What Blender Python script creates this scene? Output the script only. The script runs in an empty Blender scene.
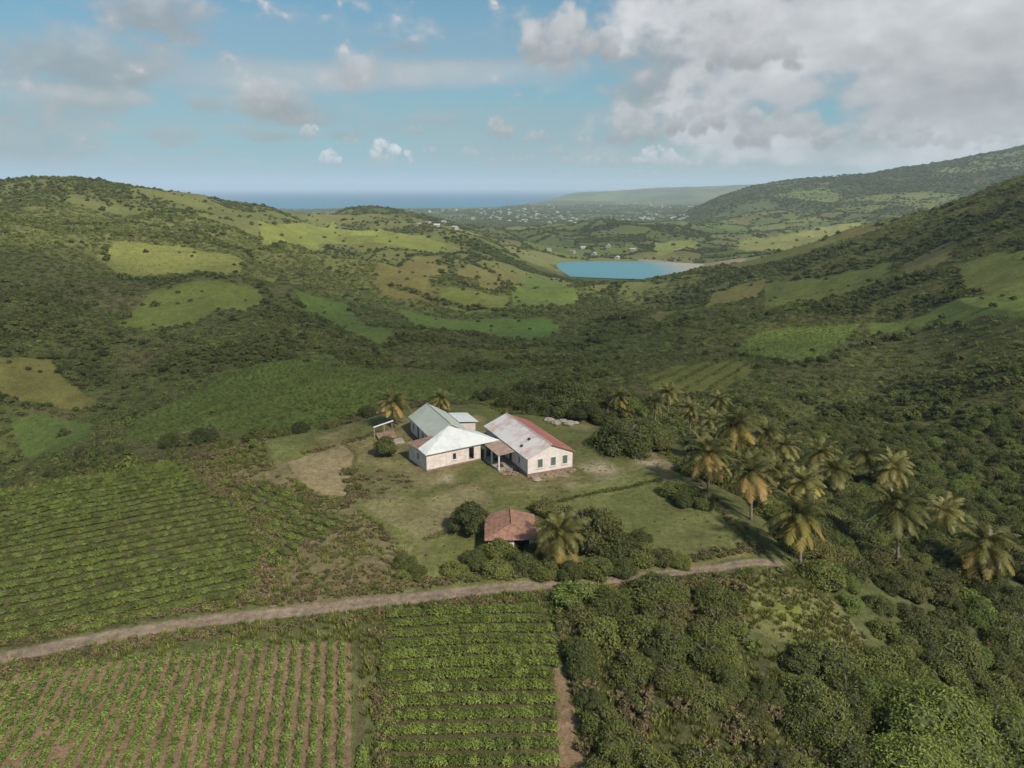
import bpy, math, random
import numpy as np
from mathutils import Vector
R = math.radians
random.seed(7)
rng = np.random.default_rng(11)
S = bpy.context.scene
COL = S.collection

# ------------------------------------------------------------------ camera
CAMZ = 40.0
TH = R(15.1)
FPX = 731.0
ct, st = math.cos(TH), math.sin(TH)
cam_d = bpy.data.cameras.new('camera'); cam = bpy.data.objects.new('camera', cam_d); COL.objects.link(cam)
cam.location = (0, 0, CAMZ); cam.rotation_euler = (R(90) - TH, 0, 0)
cam_d.sensor_width = 36; cam_d.lens = FPX / 1024 * 36
cam_d.clip_start = 0.5; cam_d.clip_end = 300000
S.camera = cam

def kslope(py):                       # drop per metre forward of the photo row py
    v = (384 - py) / FPX
    return (st - v * ct) / (ct + v * st)
def xs_at(px, py, Y):
    v = (384 - py) / FPX
    return (px - 512) / FPX * Y / (ct + v * st)
def PY(px, py, Y):                    # survey point: known forward distance
    return (xs_at(px, py, Y), Y, CAMZ - kslope(py) * Y)
def PZ(px, py, z=0.0):                # survey point: known height
    Y = (CAMZ - z) / kslope(py)
    return (xs_at(px, py, Y), Y, z)

# ------------------------------------------------------------------ numpy noise
def _hash(ix, iy, seed):
    h = (ix.astype(np.int64) * 374761393 + iy.astype(np.int64) * 668265263 + seed * 974634777) & 0x7fffffff
    h = (h ^ (h >> 13)) * 1274126177 & 0x7fffffff
    h = h ^ (h >> 16)
    return (h & 0xffff) / 65535.0
def vnoise(x, y, seed=0):
    x = np.asarray(x, float); y = np.asarray(y, float)
    ix = np.floor(x); iy = np.floor(y); fx = x - ix; fy = y - iy
    fx = fx * fx * (3 - 2 * fx); fy = fy * fy * (3 - 2 * fy)
    a = _hash(ix, iy, seed); b = _hash(ix + 1, iy, seed); c = _hash(ix, iy + 1, seed); d = _hash(ix + 1, iy + 1, seed)
    return (a + (b - a) * fx) * (1 - fy) + (c + (d - c) * fx) * fy
def fbm(x, y, seed=0, oct=4):
    t = 0; a = 1; n = 0
    for o in range(oct):
        t = t + a * vnoise(x * 1.0, y * 1.0, seed + o * 17); n += a
        x, y = (x * 1.62 - y * 1.18) + 3.1, (x * 1.18 + y * 1.62) + 7.7; a *= .5
    return t / n
def sstep(a, b, x):
    t = np.clip((x - a) / (b - a), 0, 1); return t * t * (3 - 2 * t)

# ------------------------------------------------------------------ terrain survey
ctrl = []
for p in [(0,658),(0,600),(0,550),(0,497),(60,484),(130,471),(190,463),(100,560),(100,700),(0,768),(200,768),(200,620),(200,540),
          (260,520),(260,441),(330,428),(330,480),(385,414),(350,560),(350,650),(430,440),(430,470),(430,520),(450,600),(440,700),(480,768),
          (470,410),(500,425),(540,430),(540,470),(560,500),(560,560),(600,600),(600,690),(620,768),(600,450),(640,460),(640,520),(690,500),
          (700,560),(740,560),(690,620)]:
    ctrl.append(PZ(*p, 0.0))
for p in [(-80,512),(0,495),(60,483),(130,470),(190,462),(260,441),(330,427),(385,413),(430,404)]:
    x_, y_, _ = PZ(*p, 0.0)
    ctrl.append((x_, y_ - 4, 0.0))
    for dy, dz in ((9, -3.5), (20, -9), (36, -17)): ctrl.append((x_ * (y_ + dy) / y_, y_ + dy, dz))
ctrl += [PZ(770,600,-.6), PZ(720,700,-.8), PZ(720,768,-1.0), PZ(800,570,-2), PZ(850,640,-3), PZ(880,768,-3.5), PZ(750,500,-1.2), PZ(700,465,-1.0),
         PZ(660,440,-1.5), PZ(600,420,-1.5), PZ(520,412,-1), PZ(0,520,-.3), PZ(570,412,-1.5)]
for a in [ # left valley and hill
    (0,470,215),(60,450,215),(110,435,222),(0,420,245),(100,410,262),(0,360,310),(100,360,320),(200,440,185),(150,450,185),(250,420,200),(200,400,250),(300,410,200),(300,360,315),(250,375,290),(200,372,300),
    (300,345,360),(200,320,430),(100,320,410),(0,300,420),(250,290,520),(100,290,480),(0,240,580),(100,250,600),(200,245,660),(0,203,820),
    (0,193,900),(60,186,900),(110,194,920),(150,197,950),(200,205,1000),(250,213,1080),(285,217,1180),(120,215,780),(200,218,820),(60,205,760),
    # centre
    (300,240,950),(330,250,850),(300,225,1150),(345,213,1900),(400,213,1900),(400,235,1150),(400,260,800),(350,300,560),(420,330,450),(450,300,600),(470,240,1100),(500,340,480),(550,350,440),
    (560,300,700),(380,360,350),(450,385,255),(400,400,200),(480,398,185),(520,380,255),(540,365,330),(500,265,1000),(520,285,850),
    (440,223,1900),(520,240,1650),(600,223,2100),(600,248,1500),(520,232,1900),(680,225,2050),(650,240,1600),
    # right
    (700,250,1500),(760,230,2000),(830,235,1700),(900,222,1900),(960,203,2300),(1024,178,2600),(1024,148,3500),(950,163,3500),(900,171,3500),(850,177,3450),(780,186,3400),(720,197,3300),
    (1024,182,700),(960,207,750),(900,223,800),(850,236,850),(780,256,900),(720,270,930),(655,282,900),(620,290,880),
    (1024,250,430),(1024,300,310),(1024,350,235),(1024,400,185),(1024,470,140),(900,300,430),(900,260,560),(900,340,330),(900,400,230),(870,440,175),
    (950,500,125),(1024,560,95),(1024,650,72),(1024,768,52),(890,573,84),(960,600,80),(800,340,340),(800,300,520),(750,360,285),(650,380,225),(700,400,200),(600,400,185),
    (640,350,360),(700,320,480),(620,320,560),(600,350,420),(780,420,180),(820,480,125),(760,470,118),
    ]:
    ctrl.append(PY(*a))
LZ = -82.0                                                       # lake level
for p in [(560,266),(600,262),(650,263),(700,266),(600,277),(640,279),(690,272)]:
    ctrl.append(PZ(*p, LZ - 1.0))
for p in [(450,212),(500,208),(550,210),(600,210),(660,207),(700,205),(480,216),(420,213),(560,204),(620,200)]:
    ctrl.append(PZ(*p, -112.0))
for px_c in (430, 470, 520, 570, 620, 670):
    for Y_c in (2600, 3000, 3600): ctrl.append(PY(px_c, 220, Y_c)[:2] + (-112,))
ctrl += [PY(600,194,9500), PY(650,190,9500), PY(700,187.5,9500), PY(760,185,9500), PY(830,184,9500), PY(560,196,9000)]
ctrl += [PY(600,186,11500)[:2] + (-60,), PY(680,186,11500)[:2] + (-20,), PY(780,186,11500)[:2] + (0,), PY(600,186,14500)[:2] + (-140,), PY(700,186,14500)[:2] + (-130,), PY(800,186,14500)[:2] + (-100,),
         PY(600,194,7500)[:2] + (-100,), PY(700,194,7500)[:2] + (-85,), PY(780,194,7500)[:2] + (-60,)]
# ground that the photo does not show: behind the ridges, beside and behind the camera
ctrl += [(-1100,1300,20),(-1000,1700,-30),(-1500,2400,-70),(-1800,4000,-105),(-500,1900,-70),(-700,3000,-108),(-1000,1000,60),(-1400,900,70),(-700,600,5),(-500,300,-35),
         (-260,120,-22),(-160,60,-10),(-120,0,-8),(-60,-50,-4),(0,-60,-3),(60,-50,-4),(130,0,-14),(150,60,-20),(230,120,-25),(350,250,-5),(600,400,40),(900,700,110),(1000,1000,80),
         (1100,1200,20),(900,1050,-10),(300,1100,-70),(500,1150,-60),(2600,2600,250),(4500,4000,330),(5000,7000,250),(3500,6000,150),(2500,4600,20),(2000,5500,-60),(6000,9500,200),(5000,12000,50),(-9000,9500,-150),
         (-4000,5500,-128),(-5000,3000,-115),(-3500,2000,-70),(-3000,1000,0),(0,0,-1),(-400,0,-40),(400,0,-20),(900,200,60),(2000,800,150),(3500,1500,250),(7000,3500,300),(-2500,300,-20),(-8000,2000,-130)]
ctrl = np.array(ctrl)
def feat(x, y):
    s = np.maximum(np.asarray(y, float) + 55.0, 25.0)
    return np.clip(np.asarray(x) / s, -2.6, 2.6) * 2.0, np.log(s) * 1.0, s
cX, cL, cS = feat(ctrl[:, 0], ctrl[:, 1])
cq = ctrl[:, 2] / cS
n = len(ctrl)
def phi(r2): return 0.5 * r2 * np.log(r2 + 1e-9)
A = np.zeros((n + 3, n + 3))
A[:n, :n] = phi((cX[:, None] - cX[None]) ** 2 + (cL[:, None] - cL[None]) ** 2) + np.eye(n) * 2e-4
A[:n, n] = 1; A[:n, n + 1] = cX; A[:n, n + 2] = cL; A[n:, :n] = A[:n, n:].T
wts = np.linalg.solve(A, np.concatenate([cq, np.zeros(3)]))
lake_c = np.array(PZ(628, 270, LZ)[:2])
def coast_y(x):                                                  # forward distance of the shore line
    px = x / 5500.0 * 706
    t = np.interp(px, [-3000,-140, -20, 30, 90, 150, 220, 600], [4300,5350, 5500, 7200, 9500, 12000, 14000, 30000])
    return t
def H(x, y, chunk=200000):
    x = np.atleast_1d(np.asarray(x, float)); y = np.atleast_1d(np.asarray(y, float))
    out = np.empty(len(x))
    for i in range(0, len(x), chunk):
        X, L, s = feat(x[i:i+chunk], y[i:i+chunk])
        q = np.full(len(X), wts[n]) + wts[n+1] * X + wts[n+2] * L
        for k in range(n):
            q += wts[k] * phi((X - cX[k]) ** 2 + (L - cL[k]) ** 2)
        out[i:i+chunk] = q * s
    d = np.hypot(x, y - 60)
    far = sstep(130, 330, d)
    rid = 1 - np.abs(2 * fbm((x * .8 + y * .45) / 150 + 5, (y * .8 - x * .3) / 230, 3, 3) - 1)
    g = (rid - .72) * 36 * far + (fbm(x / 90, y / 90, 9, 3) - .5) * 10 * far + (fbm(x / 30, y / 30, 29, 3) - .5) * 2.2 * sstep(110, 180, d)
    ff = sstep(1000, 2600, y)
    g = g * (1 - .2 * ff) + ((1 - np.abs(2 * fbm(x / 750 + 2, y / 900, 13, 4) - 1)) - .72) * 42 * ff * (1 - .8 * sstep(4200, 7000, y)) * sstep(-60, 60, out)
    g += (fbm(x / 330, y / 400, 33, 3) - .5) * 22 * ff
    # lake basin
    ld = np.hypot((x - lake_c[0]) / 190, (y - lake_c[1]) / 190)
    g = g * sstep(.7, 1.6, ld)
    # the coastal plain stays flat
    plain = sstep(2500, 3200, y) * (1 - sstep(-100, -60, out))
    g = g * (1 - .85 * plain)
    g += (fbm(x / 9, y / 9, 41, 3) - .5) * .35 * sstep(40, 60, y)
    z = out + g
    cy = coast_y(x) + (fbm(x / 600, y / 600, 55, 3) - .5) * 700
    sea = sstep(-120 - y * .02, 120 + y * .15, y - cy)
    z = np.where(z < -60, np.maximum(z, -117), z)
    z = z * (1 - sea) + np.minimum(z, -128) * sea
    z = np.where((ld > 1.25) & (y < 2300), np.maximum(z, LZ + 1.5 - 12 * sstep(1500, 2300, y)), z)
    # house platform
    hp = 1 - sstep(14, 24, np.hypot((x + 5), (y - 108) * .9))
    z = z * (1 - hp)
    return z
def H1(x, y): return float(H([x], [y])[0])
_ys = np.exp(np.linspace(math.log(34), math.log(16000), 700))
def ground(px, py):                                              # where the sight line of a photo point meets the land
    k = kslope(py)
    v = (384 - py) / FPX
    xs = (px - 512) / FPX * _ys / (ct + v * st)
    zr = CAMZ - k * _ys
    h = H(xs, _ys)
    hit = np.where(zr < h)[0]
    if len(hit) == 0: i = len(_ys) - 1
    else: i = hit[0]
    if i == 0: return (xs[0], _ys[0])
    a = zr[i-1] - h[i-1]; b = zr[i] - h[i]
    t = a / (a - b) if a != b else 0
    t = min(max(t, 0), 1)
    Y = _ys[i-1] + (_ys[i] - _ys[i-1]) * t
    return (xs[i-1] + (xs[i] - xs[i-1]) * t, Y)
def poly(*pts): return np.array([ground(*p) for p in pts])
def inside(P, x, y):
    m = (x >= P[:, 0].min()) & (x <= P[:, 0].max()) & (y >= P[:, 1].min()) & (y <= P[:, 1].max())
    r = np.zeros(len(x), bool)
    xi, yi = x[m], y[m]
    c = np.zeros(len(xi), bool)
    j = len(P) - 1
    for i in range(len(P)):
        x1, y1 = P[i]; x2, y2 = P[j]
        if y1 != y2:
            t = (yi - y1) / (y2 - y1)
            c ^= ((y1 > yi) != (y2 > yi)) & (xi < x1 + t * (x2 - x1))
        j = i
    r[m] = c
    return r
def seg_dist(L, x, y):
    d = np.full(len(x), 1e9)
    for a, b in zip(L[:-1], L[1:]):
        ab = b - a; l2 = (ab ** 2).sum() + 1e-9
        t = np.clip(((x - a[0]) * ab[0] + (y - a[1]) * ab[1]) / l2, 0, 1)
        d = np.minimum(d, np.hypot(x - a[0] - t * ab[0], y - a[1] - t * ab[1]))
    return d

# ------------------------------------------------------------------ land use, as surveyed on the land
road = poly((-60,672),(0,658),(60,645),(130,632),(200,621),(270,613),(340,606),(400,599),(460,592),(520,586),(580,581),(635,576),(680,571),(720,567),(778,562))
lane = poly((390,592),(412,565),(425,535),(440,508),(480,492),(545,488),(600,480),(650,462))
track = poly((648,448),(668,462),(690,476),(712,500),(735,525),(756,548))
cassava = poly((-90,515),(0,495),(60,483),(130,470),(182,463),(196,476),(215,492),(240,510),(262,535),(266,555),(256,585),(240,605),(190,614),(120,626),(60,636),(0,650),(-90,668))
cassava2 = poly((222,484),(260,480),(300,500),(345,517),(332,532),(300,545),(285,565),(270,545),(262,525),(245,505))
sparse = poly((-90,695),(0,674),(60,668),(130,660),(220,650),(300,643),(351,640),(351,800),(-90,800))
strip = poly((353,640),(362,638),(364,800),(353,800))
verge = poly((364,632),(386,628),(384,800),(364,800))
sweet = poly((387,612),(420,610),(470,606),(520,604),(545,610),(552,640),(556,700),(560,800),(385,800))
path = poly((552,668),(566,672),(572,700),(584,800),(562,800),(556,720))
lawn = poly((225,440),(300,432),(380,413),(430,405),(500,414),(580,418),(650,445),(690,478),(745,540),(755,558),(700,566),(640,572),(560,580),(480,588),(400,592),(410,560),(390,530),(350,505),(280,475))
dirt = poly((287,462),(310,455),(345,445),(358,452),(352,470),(356,488),(340,497),(310,490))
dirt2 = poly((352,470),(372,490),(420,500),(470,480),(490,500),(460,530),(420,540),(385,520),(360,500))
small_lawn = poly((560,503),(610,495),(655,484),(690,490),(715,510),(745,542),(752,556),(700,562),(650,566),(600,560),(560,540))
rough = poly((205,468),(285,462),(300,488),(350,503),(400,545),(418,575),(400,594),(340,602),(262,608),(268,560),(250,515),(215,487))
mound = poly((357,478),(372,470),(410,472),(418,487),(400,500),(370,500),(356,492))
clearing = poly((735,578),(790,580),(830,600),(868,640),(860,648),(800,645),(745,630),(720,600))
thicket = poly((560,590),(640,585),(700,580),(740,590),(740,640),(770,655),(870,655),(1100,620),(1100,800),(590,800),(575,680),(556,640))
fields = [ # polygon, colour, cover
 (poly((-30,358),(50,360),(66,380),(103,405),(82,411),(38,403),(-30,386)), (0.146,0.136,0.039)),
 (poly((12,418),(40,414),(92,422),(95,430),(85,440),(52,455),(30,453),(17,432)), (0.099,0.132,0.032)),
 (poly((118,441),(140,419),(190,396),(212,380),(256,366),(310,358),(380,368),(430,376),(500,372),(505,392),(420,398),(372,408),(300,428),(240,432),(200,428),(160,440)), (0.099,0.132,0.027)),
 (poly((112,326),(160,289),(215,280),(258,290),(262,301),(235,312),(170,328),(140,331)), (0.122,0.144,0.032)),
 (poly((92,256),(115,243),(180,246),(245,262),(230,275),(170,274),(120,276)), (0.180,0.188,0.050)),  # sunlit slope, the sunlight put into a lighter colour
 (poly((733,350),(760,334),(800,327),(866,325),(850,341),(822,358),(790,363),(755,359)), (0.133,0.169,0.039)),
 (poly((868,324),(940,308),(1060,286),(1060,318),(980,318),(930,325),(866,337)), (0.122,0.153,0.035)),
 (poly((952,266),(1060,240),(1060,283),(990,297),(966,285)), (0.128,0.144,0.039)),
 (poly((905,263),(940,246),(950,250),(943,262),(908,273)), (0.152,0.136,0.047)),
 (poly((768,284),(893,263),(893,279),(805,300),(768,311)), (0.116,0.132,0.033)),
 (poly((640,374),(700,362),(742,356),(755,372),(715,392),(660,392)), (0.139,0.138,0.036)),
 (poly((375,285),(398,262),(430,256),(452,268),(430,282),(440,300),(400,300)), (0.157,0.136,0.043)),
 (poly((456,268),(480,264),(520,276),(516,288),(480,290)), (0.146,0.132,0.043)),
 (poly((440,286),(480,292),(512,296),(505,312),(470,313),(444,304)), (0.128,0.144,0.036)),
 (poly((258,220),(330,220),(385,230),(462,249),(440,253),(385,243),(330,243),(262,247)), (0.169,0.186,0.045)),  # sunlit flats, painted lighter for the sun on them
 (poly((400,311),(470,319),(560,325),(550,338),(470,331),(410,324)), (0.099,0.144,0.032)),
 (poly((512,290),(530,272),(560,284),(580,300),(545,307),(512,306)), (0.105,0.138,0.033)),
 (poly((650,316),(712,293),(768,278),(768,285),(707,307),(662,323)), (0.146,0.132,0.041)),
 (poly((650,243),(690,239),(702,249),(660,257)), (0.174,0.188,0.050)),  # lit field beyond the lake, sunlight in its pale colour
 (poly((735,243),(800,232),(862,222),(868,228),(800,245),(745,252)), (0.186,0.188,0.056)),  # far lit fields, sunlight in their pale colour
 (poly((512,322),(548,318),(568,332),(530,340)), (0.093,0.150,0.029)),
 (poly((300,290),(350,305),(395,335),(380,345),(330,325)), (0.093,0.132,0.029)),
]
dense = [poly((-60,395),(103,413),(125,425),(220,372),(330,352),(200,331),(110,332),(60,352),(-60,345)),
 poly((-60,505),(-60,430),(20,455),(60,462),(100,445),(200,436),(250,440),(190,461),(100,473)),
 poly((640,455),(600,425),(500,408),(470,385),(600,375),(700,395),(780,395),(900,412),(1100,420),(1100,640),(900,610),(800,575),(720,470)),
 poly((650,300),(780,262),(900,235),(1060,190),(1060,236),(950,262),(895,262),(780,284),(690,305)),
 poly((810,322),(825,305),(880,285),(960,270),(985,292),(900,310)),
 poly((300,345),(400,352),(500,358),(640,340),(650,355),(560,372),(500,368),(420,370),(330,356)),
 poly((220,345),(300,335),(420,345),(600,345),(600,335),(450,335),(300,300),(240,312)),
 poly((150,287),(165,278),(230,276),(262,286),(300,300),(262,305),(225,283))]
hedges = [(poly((400,262),(440,252),(500,278),(512,290)), 6), (poly((392,285),(440,300),(512,312),(560,318)), 6), (poly((440,255),(470,262),(520,262)), 5),
 (poly((260,250),(330,250),(390,248),(470,255)), 7), (poly((445,270),(462,285),(500,290),(512,282)), 5), (poly((730,355),(790,366),(870,345),(930,328)), 4),
 (poly((120,278),(170,280),(225,277)), 8), (poly((60,225),(130,222),(200,232),(256,262)), 5), (poly((550,270),(600,281),(660,282),(700,276)), 7)]

def voro(x, y, cell, seed):                                      # patchwork of fields on the far land
    cx = np.floor(x / cell); cy = np.floor(y / cell)
    d1 = np.full(len(x), 1e18); d2 = np.full(len(x), 1e18); idv = np.zeros(len(x))
    for i in (-1, 0, 1):
        for j in (-1, 0, 1):
            a = cx + i; b = cy + j
            px = (a + _hash(a, b, seed)) * cell; py = (b + _hash(a, b, seed + 5)) * cell
            d = np.hypot(x - px, y - py); h = _hash(a, b, seed + 9)
            m = d < d1
            d2 = np.where(m, d1, np.minimum(d2, d)); idv = np.where(m, h, idv); d1 = np.where(m, d, d1)
    return idv, d2 - d1

def landuse(x, y):
    """returns albedo (n,3) and woody density (n)"""
    N = len(x)
    jit = np.clip(y / 60, .5, 14)
    xj = x + (fbm(x / (jit * 2.2), y / (jit * 2.2), 71, 3) - .5) * jit * 1.6
    yj = y + (fbm(x / (jit * 2.2) + 50, y / (jit * 2.2), 72, 3) - .5) * jit * 1.6
    big = fbm(x / 70, y / 70, 81, 4); med = fbm(x / 17, y / 17, 82, 4); fin = fbm(x / 3.2, y / 3.2, 83, 3)
    base = np.array([.092,.102,.030])[None] * (0.75 + .5 * med[:, None])
    brown = np.array([.13,.098,.052])[None]
    tb = sstep(.52, .75, fbm(x / 45 + 9, y / 45, 84, 4))[:, None] * .6
    c = base * (1 - tb) + brown * tb
    rid = 1 - np.abs(2 * fbm((x * .8 + y * .45) / 150 + 5, (y * .8 - x * .3) / 230, 3, 3) - 1)
    wood = sstep(.47, .57, big * .45 + med * .30 + fin * .15 + .18 * (1 - sstep(.5, .72, rid))) * .93 + .012
    # upper left hill: sunlight put in as a paler colour, sparser wood
    ul = ((y > 520) & (x < -60) & (y < 1500)).astype(float)
    c = c * (1 - ul[:, None] * .6) + np.array([.15,.155,.050])[None] * ul[:, None] * .6 * (.7 + .6 * med[:, None])
    wood = wood * (1 - .35 * ul)
    # right hillside: olive brown scrub
    rh = ((x > 60) & (y > 130) & (y < 900)).astype(float) * sstep(.2, .5, x / np.maximum(y, 1))
    c = c * (1 - rh[:, None] * .5) + np.array([.122,.112,.040])[None] * rh[:, None] * .5 * (.7 + .6 * med[:, None])
    # patchwork
    cell = np.where(y > 2200, 260.0, 110.0)
    idv, ed = voro(xj * 1.0 + 40 * big, yj * .8, 115.0, 5); id2, ed2 = voro(xj, yj * .7, 300.0, 6)
    pw = sstep(560, 800, y) * (1 - ul * .7) * (1 - rh); pw2 = sstep(2000, 2800, y)
    pal = np.array([[.085,.11,.034],[.11,.135,.038],[.13,.125,.045],[.09,.12,.034],[.14,.15,.05],[.07,.09,.028],[.11,.12,.04],[.085,.11,.032]])
    pc = pal[np.minimum((idv * 8).astype(int), 7)] * (.8 + .4 * med[:, None])
    c = c * (1 - pw[:, None] * .85) + pc * pw[:, None] * .85
    pc2 = pal[np.minimum((id2 * 8).astype(int), 7)]
    c = c * (1 - pw2[:, None] * .7) + pc2 * pw2[:, None] * .7
    hedge = np.where(ed < 9 , .85, 0) * pw
    wfield = np.where(idv > .62, .9, .08)
    wood = wood * (1 - pw) + np.maximum(hedge, wfield * sstep(.42, .5, big)) * pw
    wood = np.maximum(wood * (1 - pw2), pw2 * np.maximum(np.where(ed2 < 22, .7, .1), np.where(id2 > .6, .8, 0)))
    isf = np.zeros(N, bool)
    for P, col in fields:
        m = inside(P, xj, yj); isf |= m
        c[m] = np.array(col)[None] * (.78 + .44 * med[m, None]) * (.9 + .2 * fin[m, None]); wood[m] = .0125
    for P in dense:
        m = inside(P, xj, yj) & ~isf & (big * .4 + med * .6 > .48)
        wood[m] = .96
    for L, w in hedges:
        m = seg_dist(L, xj, yj) < w * .6
        wood[m] = .9
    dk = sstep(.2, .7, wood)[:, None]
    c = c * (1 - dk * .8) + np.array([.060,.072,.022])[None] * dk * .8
    # the far shaded mountain is wooded
    mt = sstep(-30, 60, np.interp(y, [0, 2500, 3000], [-100, -100, 100]) * 1.0 + 0 * x) * ((x / np.maximum(y, 1)) > .22)
    wood = np.maximum(wood, mt * .6)
    # shore mud on the right of the lake
    u, v = (x - lake_c[0]), (y - lake_c[1])
    mud = (np.hypot(u / 165, v / 165) < 1.03) & (y < 1400) & (u > 40)
    c[mud] = np.array([.22,.18,.12])[None] * (.85 + .3 * med[mud, None]); wood[mud] = 0
    # the plateau
    near = (np.hypot(x + 5, y - 75) < 75)
    pl = near & (y < 150)
    c[pl] = np.array([.088,.095,.036])[None] * (.6 + .45 * med[pl, None] + .35 * fin[pl, None])
    wood[near & (y < 112) & (wood < .95)] = 0
    m = inside(lawn, xj, yj)
    g1 = fbm(x / 6, y / 11, 91, 4)[m, None]
    c[m] = (np.array([.118,.126,.042])[None] * (1 - sstep(.4, .72, g1)) + np.array([.155,.134,.062])[None] * sstep(.45, .68, g1)) * (.8 + .4 * fin[m, None]); wood[m] = 0
    for P, col, k in [(small_lawn, (.108,.118,.040), .9), (dirt, (.215,.172,.095), .9), (dirt2, (.19,.160,.082), .65), (rough, (.155,.125,.068), .85), (mound, (.12,.105,.05), .7),
                      (clearing, (.15,.15,.055), .95), (thicket, (.06,.062,.026), .9), (cassava, (.075,.07,.032), .9), (cassava2, (.085,.08,.036), .9), (sparse, (.175,.122,.075), .95),  # cassava soil darkened to stand for shade between the rows
                      (strip, (.085,.075,.038), .9), (verge, (.088,.10,.036), .9), (sweet, (.07,.062,.03), .9), (path, (.175,.122,.075), 1)]:  # sweet soil likewise darkened for the shade between rows
        m = inside(P, xj if P is not sparse else x, yj if P is not sparse else y)
        c[m] = c[m] * (1 - k) + np.array(col)[None] * k * (.75 + .25 * med[m, None] + .3 * fin[m, None]); wood[m] = 0
    spot = np.exp(-((x - spot_c[0]) ** 2 + (y - spot_c[1]) ** 2) / 4.5)[:, None]
    c = c * (1 - .7 * spot) + np.array([.17,.19,.03])[None] * .7 * spot
    tl_ = seg_dist(lane, xj, yj)
    k = np.exp(-((tl_ - .75) / .35) ** 2)[:, None] * .45
    c = c * (1 - k) + np.array([.185,.155,.085])[None] * k
    # road
    rd = seg_dist(road, x + (fin - .5) * .5, y + (fin - .5) * .5)
    m = rd < 3.0
    rw = np.where(x[m] > 12, .68, 1.0)[:, None]
    rc = np.array([.225,.175,.13])[None] * (.8 + .4 * fin[m, None])
    rut = np.exp(-((rd[m] - .0) / .2) ** 2)[:, None] * .55 * sstep(.3, .6, fbm(x[m] / 3, y[m] / 3, 95, 3))[:, None]
    k = (1 - sstep(.72, 1.2, rd[m, None] / rw))
    c[m] = c[m] * (1 - k) + (rc * (1 - rut) + np.array([.13,.12,.06])[None] * rut) * k
    wood[rd < 2.2] = 0
    tr = seg_dist(track, xj, yj)
    k = (1 - sstep(.5, .9, tr))[:, None] * .8
    c = c * (1 - k) + np.array([.18,.145,.095])[None] * k
    wood[tr < 2] = 0
    for (sx, sy, sr) in pale_spots:
        k = np.exp(-((x - sx) ** 2 + ((y - sy) * .7) ** 2) / sr ** 2)[:, None] * .8 * sstep(.35, .6, fin)[:, None]
        c = c * (1 - k) + np.array([.36,.29,.21])[None] * k
    return c, wood
spot_c = ground(795, 612)
pale_spots = [ground(602, 469) + (2.2,), ground(560, 478) + (2.5,), ground(583, 470) + (1.2,), ground(648, 462) + (1.6,), ground(445, 480) + (1.5,), ground(738, 607)+(.8,)]

# ------------------------------------------------------------------ materials
def nmat(name):
    m = bpy.data.materials.new(name); m.use_nodes = True
    nt = m.node_tree; nt.nodes.clear()
    return m, nt, nt.nodes, nt.links
def N(nodes, t, **kw):
    n_ = nodes.new(t)
    for k, v in kw.items():
        if k == 'inp':
            for a, b in v.items(): n_.inputs[a].default_value = b
        else: setattr(n_, k, v)
    return n_
def mat_foliage(name, cols, trans=.22, rough=.55, inst=.35):
    m, nt, ns, ln = nmat(name)
    out = N(ns, 'ShaderNodeOutputMaterial')
    geo = N(ns, 'ShaderNodeNewGeometry'); oi = N(ns, 'ShaderNodeObjectInfo')
    ramp = N(ns, 'ShaderNodeValToRGB')
    e = ramp.color_ramp.elements
    while len(e) < len(cols): e.new(.5)
    for i, c in enumerate(cols): e[i].position = i / (len(cols) - 1); e[i].color = (*c, 1)
    ad = N(ns, 'ShaderNodeMath', operation='MULTIPLY_ADD'); ln.new(geo.outputs['Random Per Island'], ad.inputs[0]); ad.inputs[1].default_value = 1 - inst
    mu = N(ns, 'ShaderNodeMath', operation='MULTIPLY'); ln.new(oi.outputs['Random'], mu.inputs[0]); mu.inputs[1].default_value = inst
    ln.new(mu.outputs[0], ad.inputs[2]); ln.new(ad.outputs[0], ramp.inputs[0])
    hv = N(ns, 'ShaderNodeHueSaturation'); ln.new(ramp.outputs[0], hv.inputs['Color'])
    mr = N(ns, 'ShaderNodeMapRange', inp={'To Min': .72, 'To Max': 1.28}); ln.new(oi.outputs['Random'], mr.inputs[0]); ln.new(mr.outputs[0], hv.inputs['Value'])
    bs = N(ns, 'ShaderNodeBsdfPrincipled', inp={'Roughness': rough, 'Specular IOR Level': .25}); ln.new(hv.outputs[0], bs.inputs['Base Color'])
    tr = N(ns, 'ShaderNodeBsdfTranslucent'); ln.new(hv.outputs[0], tr.inputs['Color'])
    mx = N(ns, 'ShaderNodeMixShader', inp={0: trans}); ln.new(bs.outputs[0], mx.inputs[1]); ln.new(tr.outputs[0], mx.inputs[2])
    ln.new(mx.outputs[0], out.inputs['Surface'])
    return m
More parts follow.
